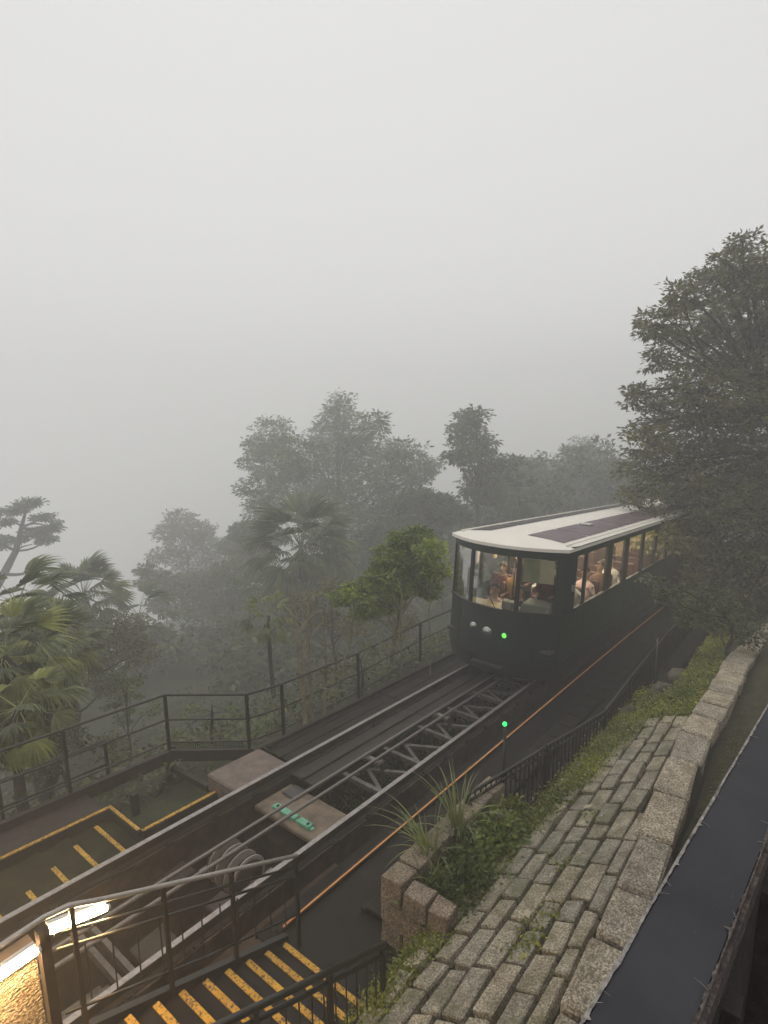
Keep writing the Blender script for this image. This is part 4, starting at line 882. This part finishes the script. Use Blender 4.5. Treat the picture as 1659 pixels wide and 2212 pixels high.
T2 = [(1005, 905, 24), (1030, 900, 22), (990, 935, 24), (1025, 940, 30), (1050, 960, 26), (975, 975, 18), (1000, 985, 24), (1040, 1000, 34), (1070, 1015, 28), (1098, 1000, 22), (1030, 1050, 40), (1080, 1060, 40)]
tree('broadleaf_tree', 'narrow dark tree with layered boughs rising behind the tram roof', 'tree', T2, 31, 'leaf_dark', 0.28, 31, dens=1.0, trunk=0.16, jit=0.09, spread=0.45, flat=0.9)
SHR = [(870, 1165, 34), (905, 1160, 36), (930, 1190, 36), (840, 1200, 40), (885, 1215, 44), (940, 1235, 32), (820, 1250, 40), (870, 1262, 40), (780, 1275, 36), (925, 1275, 28), (745, 1290, 28), (840, 1305, 32), (790, 1320, 30)]
tree('leafy_shrub', 'bright yellow-green shrub growing right beside the tram front', 'shrub', SHR, 15.5, 'leaf_bright', 0.15, 41, dens=1.5, trunk=0.07, jit=0.04, spread=0.26, barkmat='pale_bark')
tree('leafy_shrub', 'dull olive shrub between the bright shrub and the fan palm', 'shrub', [(700, 1330, 40), (760, 1350, 36), (650, 1300, 36), (720, 1270, 38), (880, 1335, 26), (620, 1340, 30)], 21, 'leaf_olive', 0.13, 42, dens=0.9, trunk=0.06, jit=0.05)
tree('broadleaf_tree', 'thin wispy tree fading into the fog above the bushes', 'tree', [(390, 1120, 36), (360, 1150, 30), (430, 1145, 34), (400, 1170, 44), (450, 1180, 34), (350, 1200, 30), (410, 1220, 46), (470, 1215, 34)], 52, 'leaf_olive', 0.34, 51, dens=0.42, trunk=0.14, jit=0.05, spread=0.5)
tree('broadleaf_tree', 'low spreading hazy tree with drooping boughs in the hollow', 'tree', [(330, 1250, 34), (380, 1265, 40), (440, 1260, 44), (500, 1240, 46), (540, 1200, 44), (350, 1300, 34), (420, 1310, 40), (480, 1300, 40), (310, 1230, 18), (530, 1290, 34)], 38, 'leaf_olive', 0.3, 52, dens=0.7, trunk=0.14, jit=0.06, spread=0.4)
tree('broadleaf_tree', 'rounded green tree behind the left shoulder of the wide tree', 'tree', [(540, 1150, 36), (510, 1180, 36), (560, 1190, 34), (590, 1160, 34)], 44, 'leaf_mid', 0.34, 53, dens=0.8, trunk=0.14)
tree('broadleaf_tree', 'dark hazy tree filling the gap behind the bright shrub', 'tree', [(900, 1080, 40), (950, 1090, 36), (860, 1130, 40), (930, 1130, 40), (820, 1160, 40), (780, 1210, 44), (720, 1230, 44), (980, 1110, 30)], 33, 'leaf_dark', 0.3, 54, dens=0.8, trunk=0.16)
tree('broadleaf_tree', 'faint rounded tree behind the narrow tree and the tram roof', 'tree', [(1140, 1020, 40), (1180, 1040, 34), (1110, 1060, 40), (1160, 1080, 40), (1200, 1070, 30)], 42, 'leaf_dark', 0.35, 55, dens=0.9, trunk=0.16)
pine_lobes = [(62, 1086, 24), (30, 1102, 24), (92, 1118, 20), (8, 1128, 20), (112, 1140, 20), (78, 1150, 26), (100, 1166, 20), (44, 1166, 16), (2, 1166, 18), (125, 1128, 10), (-20, 1110, 22), (-10, 1180, 20)]
PD = 54; pq = np.random.default_rng(61); pl_ = [(at(x, y, PD * pq.uniform(.98, 1.02)), r_ * PD / 1249) for x, y, r_ in pine_lobes]; pst = [at(x, y, PD) for x, y in ((-40, 1330), (8, 1240), (34, 1190), (46, 1140), (58, 1095))]
pb = np.array([pst[0][0], pst[0][1], gz(pst[0][0], pst[0][1]) - .3]); pe = empty('pine_tree', tuple(pb)); tag(pe, 'gaunt pine with flat tiers of needles standing alone in the fog', 'tree'); pinv = Matrix.Translation(tuple(-pb))
tm = MB(True); tm.tube([tuple(pb)] + [tuple(x) for x in pst], [.5, .42, .36, .28, .2, .08], 7, False)
for k, (c, r_) in enumerate(pl_): limb(tm, pst[1 + min(3, int((1250 - pine_lobes[k][1]) / 45))], c, .12, .05, k, .03)
limb(tm, pst[1], at(80, 1226, PD), .2, .06, 99, -.1); limb(tm, pst[2], at(70, 1176, PD), .1, .04, 98, .05)
tm.build('trunk', 'bark', pe).matrix_parent_inverse = pinv
V, _ = crown_pts(pl_, 1.1, .34, pq, .30, 12, .55); link('crown', quads_mesh('crown', V), 'leaf_dark', pe).matrix_parent_inverse = pinv
tree('broadleaf_tree', 'dim leafy tree filling the slope behind the low palms', 'tree', [(60, 1400, 60), (130, 1360, 56), (210, 1400, 60), (270, 1360, 50), (30, 1330, 50), (150, 1450, 56), (240, 1470, 50), (80, 1480, 60), (310, 1410, 40)], 22, 'leaf_olive', 0.2, 71, dens=0.8, trunk=0.14, spread=0.4)
tree('broadleaf_tree', 'mixed green tree around the shaggy fan palm', 'tree', [(570, 1230, 46), (610, 1280, 46), (700, 1240, 46), (740, 1200, 40), (560, 1300, 40), (660, 1300, 40), (530, 1260, 36), (690, 1160, 36)], 27, 'leaf_mid', 0.2, 72, dens=0.7, trunk=0.14, spread=0.4)
tree('broadleaf_tree', 'shadowy tree in the hollow behind the railing landing', 'tree', [(420, 1380, 46), (500, 1360, 46), (560, 1400, 44), (460, 1430, 46), (380, 1430, 40), (330, 1380, 36), (540, 1450, 40), (600, 1400, 36)], 28, 'leaf_dark', 0.2, 73, dens=0.6, trunk=0.14, spread=0.4)
tree('leafy_shrub', 'feathery pale shrub on the slope above the railing bend', 'shrub', [(250, 1470, 24), (280, 1500, 30), (240, 1520, 24), (300, 1470, 18), (330, 1530, 22), (270, 1550, 26)], 13, 'leaf_mid', 0.09, 62, dens=1.2, trunk=0.035)
tree('leafy_shrub', 'low green shrub under the railing landing', 'shrub', [(420, 1540, 26), (460, 1560, 26), (500, 1540, 22), (390, 1590, 24), (560, 1570, 24), (440, 1600, 22)], 11.5, 'leaf_mid', 0.085, 63, dens=1.2, trunk=0.03)
tree('leafy_shrub', 'dark low shrub at the foot of the skirted palm', 'shrub', [(60, 1590, 40), (110, 1560, 36), (150, 1600, 40), (240, 1620, 40), (20, 1640, 40), (90, 1660, 40)], 11, 'leaf_dark', 0.09, 64, dens=1.2, trunk=0.04)
tree('leafy_shrub', 'small dark shrub clinging below the far railing by the tram', 'shrub', [(720, 1450, 24), (760, 1430, 26), (700, 1490, 22), (810, 1400, 26), (860, 1380, 26)], 12.5, 'leaf_olive', 0.09, 65, dens=0.8, trunk=0.03)

# fan palms: each frond a part
def frond_mesh(seed, seg=24, plen=1.0, fan=0.78, spread=2.3, droop=0.35):
    q = np.random.default_rng(seed); V = []; F = []
    def strip(pts, wid, nrm):
        b = len(V)
        for i, (p_, w, s) in enumerate(zip(pts, wid, nrm)): V.append(tuple(p_ - s * w)); V.append(tuple(p_ + s * w))
        for i in range(len(pts) - 1): F.append((b + 2 * i, b + 2 * i + 1, b + 2 * i + 3, b + 2 * i + 2))
    pet = [np.array([plen * t_, 0, -0.14 * t_ * t_ * plen]) for t_ in (0, .33, .66, 1)]
    strip(pet, [.018, .014, .011, .009], [np.array([0, 1., 0])] * 4)
    tip = pet[-1]
    for k in range(seg):
        a = -spread / 2 + spread * k / (seg - 1) + q.normal() * 0.03; L = fan * (0.72 + 0.28 * math.cos(a * 0.75)) * q.uniform(.9, 1.06)
        d = np.array([math.cos(a), math.sin(a), 0]); s = np.array([-math.sin(a), math.cos(a), (0.5 if k % 2 else -0.5)]); s /= np.linalg.norm(s)
        pts = []; dr = droop * q.uniform(.7, 1.5)
        for t_ in (0, .3, .55, .8, 1.0): pts.append(tip + d * L * t_ * (1 - 0.12 * t_) + np.array([0, 0, -0.10 * abs(math.sin(a)) * t_ * L + (-dr * max(0, t_ - .45) ** 1.6 * L * 1.6) - 0.12 * t_ * L]))
        strip(pts, [.006, .030 * fan / .78, .034 * fan / .78, .020, .002], [s] * 5)
    me = bpy.data.meshes.new('frond'); me.from_pydata(V, [], F); return me
FM = [frond_mesh(k, droop=(0.25, 0.5, 0.8, 0.4)[k % 4], spread=(2.5, 2.2, 2.6, 2.9)[k % 4]) for k in range(6)]
for me in FM: me.materials.append(MATS['palm_green'])
FML = [frond_mesh(20 + k, droop=0.6) for k in range(2)]
for me in FML: me.materials.append(MATS['palm_lime'])
FMY = frond_mesh(30, droop=0.9); FMY.materials.append(MATS['leaf_yellow'])
def palm(label, px, py, D, size, n, seed, trunk=0.10, skirt=True, lime=0.1, base_xy=None, elev=(-0.95, 1.35)):
    if D > 20: D *= 1.4; size *= 1.4
    q = random.Random(seed); c = Vector(at(px, py, D)); bx, by = base_xy or (c.x + q.uniform(-.3, .3), c.y + q.uniform(-.3, .3))
    b = Vector((bx, by, gz(bx, by) - 0.2)); e = empty('fan_palm', b); tag(e, label, 'palm'); inv = Matrix.Translation(-b)
    tm = MB(True); limb(tm, b, c, trunk * 1.25, trunk, seed, 0.0, 10); o = tm.build('trunk', 'palm_fibre', e); o.matrix_parent_inverse = inv
    if skirt:
        H = min(2.2 * size, (c.z - b.z) * .6); V = []; r_ = np.random.default_rng(seed); n2 = 420
        a = r_.uniform(0, 6.28, n2); h = r_.uniform(0, 1, n2); rad = trunk + 0.30 * size * np.sin(np.clip(h, 0.05, 1) * 2.6) * r_.uniform(.6, 1.1, n2)
        P = np.stack([c.x + rad * np.cos(a), c.y + rad * np.sin(a), c.z - 0.1 - h * H], 1); dd = np.stack([np.cos(a) * .18, np.sin(a) * .18, -np.ones(n2)], 1)
        o = link('dead_leaf_skirt', quads_mesh('skirt', leaves(P, dd, np.full(n2, .55 * size), np.full(n2, .09 * size), .2, r_)), 'palm_fibre', e); o.matrix_parent_inverse = inv
    for k in range(n):
        t_ = (k + .5) / n; el = elev[1] + (elev[0] - elev[1]) * t_ ** 0.85; az = k * 2.39996 + q.uniform(-.25, .25)
        me = q.choice(FML) if q.random() < lime else (FMY if (t_ > .9 and q.random() < .4) else q.choice(FM)); s = size * q.uniform(.85, 1.12)
        o = bpy.data.objects.new('frond', me); COL.objects.link(o); o.parent = e; o.matrix_parent_inverse = inv
        o.matrix_basis = Matrix.Translation(c) @ Matrix.Rotation(az, 4, 'Z') @ Matrix.Rotation(-el, 4, 'Y') @ Matrix.Rotation(q.uniform(-.4, .4), 4, 'X') @ Matrix.Diagonal((s, s, s, 1))
    return e
palm('tall fan palm with a shaggy skirt in front of the wide hazy tree', 650, 1185, 25, 1.55, 64, 1, 0.14, lime=0.12)
palm('fan palm with a thick dark skirt of dead leaves at the valley edge', 180, 1290, 24, 1.15, 50, 2, 0.13, lime=0.05, elev=(-0.9, 1.45))
palm('near fan palm with bright drooping lime fronds at the railing', 5, 1420, 11, 0.78, 46, 3, 0.10, skirt=True, lime=0.45, elev=(-1.2, 1.2))
palm('fan palm crown just above the lime-fronded palm', 40, 1310, 17, 1.05, 30, 4, 0.10, lime=0.12)
palm('dark round-headed palm rising beside the narrow tree', 1120, 1070, 33, 0.9, 34, 5, 0.10, skirt=False, lime=0.0)
palm('low fan palm tucked between the near palm and the skirted palm', 110, 1400, 14, 0.85, 34, 8, 0.10, lime=0.15)
palm('stubby fan palm with yellowing fronds just behind the railing', 40, 1530, 9.2, 0.55, 26, 9, 0.08, skirt=False, lime=0.3, elev=(-1.2, 0.9))
palm('hazy fan palm half hidden behind the skirted palm', 300, 1330, 28, 1.15, 26, 6, 0.10, lime=0.08)
palm('small fan palm at the foot of the pale saplings', 580, 1330, 18, 0.55, 20, 7, 0.06, skirt=False, lime=0.3)

# pale leaning saplings beyond the railing
def sapling(label, pts_px, D, r_, branches, seed):
    P = [at(x, y, D) for x, y in pts_px]; b = P[0].copy(); g = gz(b[0], b[1]); base = (b[0], b[1], min(g, b[2]) - 0.2)
    e = empty('sapling', base); tag(e, label, 'sapling', 'pale saplings beyond the railing'); inv = Matrix.Translation(tuple(-np.array(base)))
    mbx = MB(True); pp = [base] + [tuple(x) for x in P]; mbx.tube(pp, [r_ * (1 - .55 * i / (len(pp) - 1)) for i in range(len(pp))], 7, False); o = mbx.build('stem', 'pale_bark', e); o.matrix_parent_inverse = inv
    for a, bb in branches:
        m2 = MB(True); limb(m2, at(*a, D), at(*bb, D * 1.02), r_ * .4, r_ * .12, seed, .05, 4); o = m2.build('branch', 'pale_bark', e); o.matrix_parent_inverse = inv
sapling('thick pale sapling with a broken forked top', [(658, 1530), (650, 1440), (645, 1360), (630, 1325)], 10.8, 0.055, [((648, 1400), (608, 1330)), ((645, 1370), (690, 1320)), ((630, 1330), (615, 1310))], 1)
sapling('second pale sapling close beside the forked one', [(672, 1530), (668, 1430), (664, 1350), (668, 1290)], 11, 0.05, [((666, 1380), (700, 1340)), ((666, 1340), (640, 1300))], 2)
sapling('slender crooked sapling with bare side twigs', [(700, 1520), (705, 1440), (700, 1370), (712, 1310)], 11.3, 0.03, [((702, 1430), (740, 1400)), ((703, 1400), (680, 1370)), ((704, 1360), (740, 1330))], 3)
sapling('thin arching sapling leaning towards the tram', [(725, 1500), (740, 1440), (760, 1380), (765, 1300)], 11.5, 0.024, [((745, 1420), (780, 1380)), ((760, 1370), (790, 1330))], 4)
sapling('bare thin sapling against the bright shrub', [(868, 1420), (865, 1350), (868, 1290), (862, 1240)], 13.5, 0.022, [((866, 1340), (890, 1300)), ((866, 1320), (845, 1280))], 5)
sapling('thin bare sapling next to the tram front', [(930, 1390), (925, 1330), (930, 1290), (934, 1250)], 13.5, 0.02, [((928, 1330), (950, 1300))], 6)
dead = MB(True); limb(dead, at(690, 1484, 10.9), at(748, 1492, 10.6), 0.012, 0.008, 5, 0.0, 4); tag(dead.build('fallen_branch', 'pale_bark'), 'pale broken stick caught across the saplings', 'branch')

# ------------------------------------------------------------------ far wood and ground cover (uncountable)
q = np.random.default_rng(77); lob = []
for k in range(240):
    px = q.uniform(1040, 1500); D = q.uniform(48, 92); top = 950 + 60 * abs((px - 1260) / 200) ** 1.2 + q.uniform(0, 150) - (D - 48) * 0.4 + 25; lob.append((at(px, top, D), q.uniform(1.2, 2.6)))
for k in range(150):
    x = q.uniform(14, 60); y = q.uniform(10, 40); lob.append((np.array([x, y, gz(x, y) + q.uniform(0.5, 2.5)]), q.uniform(1.0, 2.0)))
V, _ = crown_pts(lob, 0.16, 0.55, q, 0.7, 12, 0.9)
tag(link('far_wood', quads_mesh('far_wood', V), 'leaf_dark'), 'dim wooded hillside dissolving into the fog behind the tram', 'wood', kind='stuff')
# undergrowth on the slope left of the railing
n = 20000; X = q.uniform(-2, 30, n); Y = 2.7 + 17 * q.random(n) ** 1.4; Z = ground_z(X, Y) + q.uniform(-0.05, 0.35, n) ** 1.0
ok = ~((X < 3.6) & (Y < 3.2)); X, Y, Z = X[ok], Y[ok], Z[ok]; dd = q.normal(size=(len(X), 3)); dd[:, 2] = np.abs(dd[:, 2]) * .8; s_ = q.uniform(.07, .2, len(X))
tag(link('undergrowth', quads_mesh('undergrowth', leaves(np.stack([X, Y, Z], 1), dd, s_, s_ * .45, .3, q)), 'leaf_dark'), 'low tangled undergrowth covering the slope below the railing', 'undergrowth', kind='stuff')
# grass under the open track
n = 5000; X = q.uniform(5.4, 22, n); Y = q.uniform(-0.7, 0.7, n); Z = ground_z(X, Y) + 0.02; dd = q.normal(size=(n, 3)); dd[:, 2] = np.abs(dd[:, 2]) + .6; s_ = q.uniform(.05, .14, n)
tag(link('trackbed_weeds', quads_mesh('weeds', leaves(np.stack([X, Y, Z], 1), dd, s_, s_ * .3, .3, q)), 'leaf_mid'), 'short weeds growing on the soil under the open track', 'weeds', kind='stuff')
# moss and creeping weeds along the foot of the stone slope
Ps = []; Ds = []; S_ = []
def scatter(n, xf, yf, lift, size):
    x = xf(n); y = yf(x); z = TS * x + 0.22 - TILT * (y + 2.8) + lift(n); Ps.append(np.stack([x, y, z], 1)); d = q.normal(size=(n, 3)); d[:, 2] = np.abs(d[:, 2]) * .9 + .15; Ds.append(d); S_.append(size * q.uniform(.5, 1.3, n))
scatter(15000, lambda n: q.uniform(0.9, 6.2, n), lambda x: -2.74 + 0.085 * q.normal(size=len(x)) - 0.03 * np.sin(x * 3.1), lambda n: np.abs(q.normal(size=n)) * .022 - .03, .035)
scatter(9000, lambda n: 6.0 + 4.3 * q.random(n), lambda x: -2.72 - 0.16 * q.random(len(x)) * (x - 5.2) * .75 + .10 * q.normal(size=len(x)), lambda n: np.abs(q.normal(size=n)) * .03 - .02, .042)
scatter(4500, lambda n: 9.6 + 2.6 * q.random(n), lambda x: -2.6 - 1.35 * q.random(len(x)), lambda n: np.abs(q.normal(size=n)) * .06 - .13, .05)
scatter(5500, lambda n: 10.2 + 6.5 * q.random(n), lambda x: -3.35 - .62 * q.random(len(x)), lambda n: np.abs(q.normal(size=n)) * .06 - .06, .05)
scatter(380, lambda n: q.choice([4.35, 4.6, 6.5, 5.4, 4.1], n) + .10 * q.normal(size=n), lambda x: np.where(x < 4.9, -3.60, -3.42) + .09 * q.normal(size=len(x)), lambda n: np.abs(q.normal(size=n)) * .02 - .02, .04)
P = np.concatenate(Ps); Dd = np.concatenate(Ds); S = np.concatenate(S_)
tag(link('creeping_weeds', quads_mesh('weeds', leaves(P, Dd, S, S * .6, .3, q)), 'leaf_moss'), 'yellow-green moss and creeping weeds along the stone slope', 'weeds', kind='stuff')
x = q.uniform(0, 14, 6000); y = -4.5 - .75 * q.random(6000); z = TS * x + .60 + .05 * (-(y + 4.40) / .22) + .02; d = q.normal(size=(6000, 3)); d[:, 2] = np.abs(d[:, 2]) + .3; s_ = q.uniform(.015, .04, 6000)
tag(link('bank_moss', quads_mesh('bank_moss', leaves(np.stack([x, y, z], 1), d, s_, s_ * .5, .3, q)), 'leaf_olive'), 'dark moss carpet between the coping and the handrail', 'moss', kind='stuff')

# ------------------------------------------------------------------ plants on the corner wall
def grass_tuft(label, c, n, L, seed, lean=(0, 0)):
    e = empty('grass_tuft', c); tag(e, label, 'grass', 'long grass on the corner wall'); r = np.random.default_rng(seed)
    for k in range(n):
        a = r.uniform(0, 6.28); l = L * r.uniform(.55, 1.15); out = r.uniform(.25, .95); V = []; nseg = 9; w0 = r.uniform(.006, .012)
        dx, dy = math.cos(a) * out + lean[0], math.sin(a) * out + lean[1]
        for i in range(nseg + 1):
            t_ = i / nseg; p_ = np.array([dx * l * t_ * (0.35 + .65 * t_) * .8, dy * l * t_ * (0.35 + .65 * t_) * .8, l * (t_ - .62 * out * t_ ** 2.6)]); w = w0 * (1 - t_ ** 2.2) + .0006
            s = np.array([-math.sin(a), math.cos(a), 0]) * w; V += [tuple(p_ - s), tuple(p_ + s)]
        me = bpy.data.meshes.new('blade'); me.from_pydata(V, [], [(2 * i, 2 * i + 1, 2 * i + 3, 2 * i + 2) for i in range(nseg)]); o = link('blade', me, 'blade', e); o.location = (r.normal() * .04, r.normal() * .04, 0)
grass_tuft('tall arching grass tuft at the back of the corner wall', (5.25, -2.28, -0.30), 44, 1.12, 1, (.0, .15))
grass_tuft('arching grass tuft over the outer edge of the corner wall', (4.72, -2.26, -0.26), 40, 0.98, 2, (-.1, .2))
grass_tuft('smaller grass tuft in the middle of the corner wall', (4.5, -2.42, -0.28), 18, 0.55, 3, (-.1, .1))
def herb(label, c, r_, n, leaf, mat, seed):
    rr = np.random.default_rng(seed); e = empty('leafy_weed', c); tag(e, label, 'plant', 'leafy weeds on the corner wall')
    P = rr.normal(size=(n, 3)) * np.array([r_, r_, r_ * .55]); P[:, 2] = np.abs(P[:, 2]) + .02; d = P.copy(); d[:, 2] = d[:, 2] * .3 + .15; s_ = leaf * rr.uniform(.5, 1.3, n)
    link('foliage', quads_mesh('herb', leaves(P, d + rr.normal(size=P.shape) * .1, s_, s_ * .55, .35, rr)), mat, e)
    st_ = MB()
    for k in range(10): st_.tube([(0, 0, -.05), tuple(P[k] * .5 + [0, 0, .03]), tuple(P[k])], [.006, .004, .002], 4, False)
    st_.build('stems', 'bark', e)
herb('bushy green fern in the middle of the corner wall', (5.1, -2.50, -0.36), .18, 800, .075, 'leaf_fern', 1)
herb('dark leafy weed filling the near end of the corner wall', (4.45, -2.55, -0.30), .16, 700, .06, 'leaf_fern', 2)
herb('leafy weed against the foot of the stone slope', (4.8, -2.66, -0.28), .16, 600, .06, 'leaf_fern', 3)
herb('broad weed beside the pale rock', (5.6, -2.55, -0.38), .17, 600, .08, 'leaf_fern', 4)
herb('small upright weed by the signal post', (6.35, -2.50, -0.42), .08, 160, .08, 'leaf_moss', 5)
herb('weed spilling over the far end of the corner wall', (5.95, -2.40, -0.42), .15, 420, .07, 'leaf_moss', 6)
boulder((5.55, -2.30, -0.33), (0.17, 0.12, 0.12), 'pale rounded rock behind the fern on the corner wall', 5)
boulder((6.0, -2.48, -0.38), (0.14, 0.10, 0.11), 'blue-grey rock at the far end of the corner wall', 6)
def dry(label, x, y, sz, rot):
    me = quads_mesh('dry', np.array([(0, 0, 0), (sz * .5, sz * .28, .012), (sz, 0, .004), (sz * .5, -sz * .26, .016)], float)); o = link('dry_leaf', me, 'dry_leaf'); p_ = face_pt(x, y) + nt_ * 0.025
    o.matrix_world = Matrix.Translation(p_) @ Matrix((ut, vt, nt_)).transposed().to_4x4() @ Matrix.Rotation(rot, 4, 'Z'); tag(o, label, 'leaf', 'dry leaves on the stone slope')
dry('pale dry leaf on the stones near the weedy joint', 4.45, -3.52, .15, .6); dry('curled pale leaf on the upper middle stones', 6.75, -3.40, .16, 2.5); dry('small dry leaf low on the stone slope', 3.2, -3.3, .08, 1.2)

# ------------------------------------------------------------------ fog
hz = MB().box((-150, -150, float(GZ.min()) - 1.0), (280, 260, 19.0)).mesh('haze')
ho = bpy.data.objects.new('haze', hz); COL.objects.link(ho); ho['kind'] = 'stuff'; ho.display_type = 'WIRE'
mt = bpy.data.materials.new('haze'); mt.use_nodes = True; t = mt.node_tree; t.nodes.clear()
pv = t.nodes.new('ShaderNodeVolumePrincipled'); pv.inputs['Color'].default_value = (1.0, 1.0, 0.995, 1); pv.inputs['Density'].default_value = 0.0086; pv.inputs['Anisotropy'].default_value = 0.2
out = t.nodes.new('ShaderNodeOutputMaterial'); t.links.new(pv.outputs[0], out.inputs['Volume']); hz.materials.append(mt)
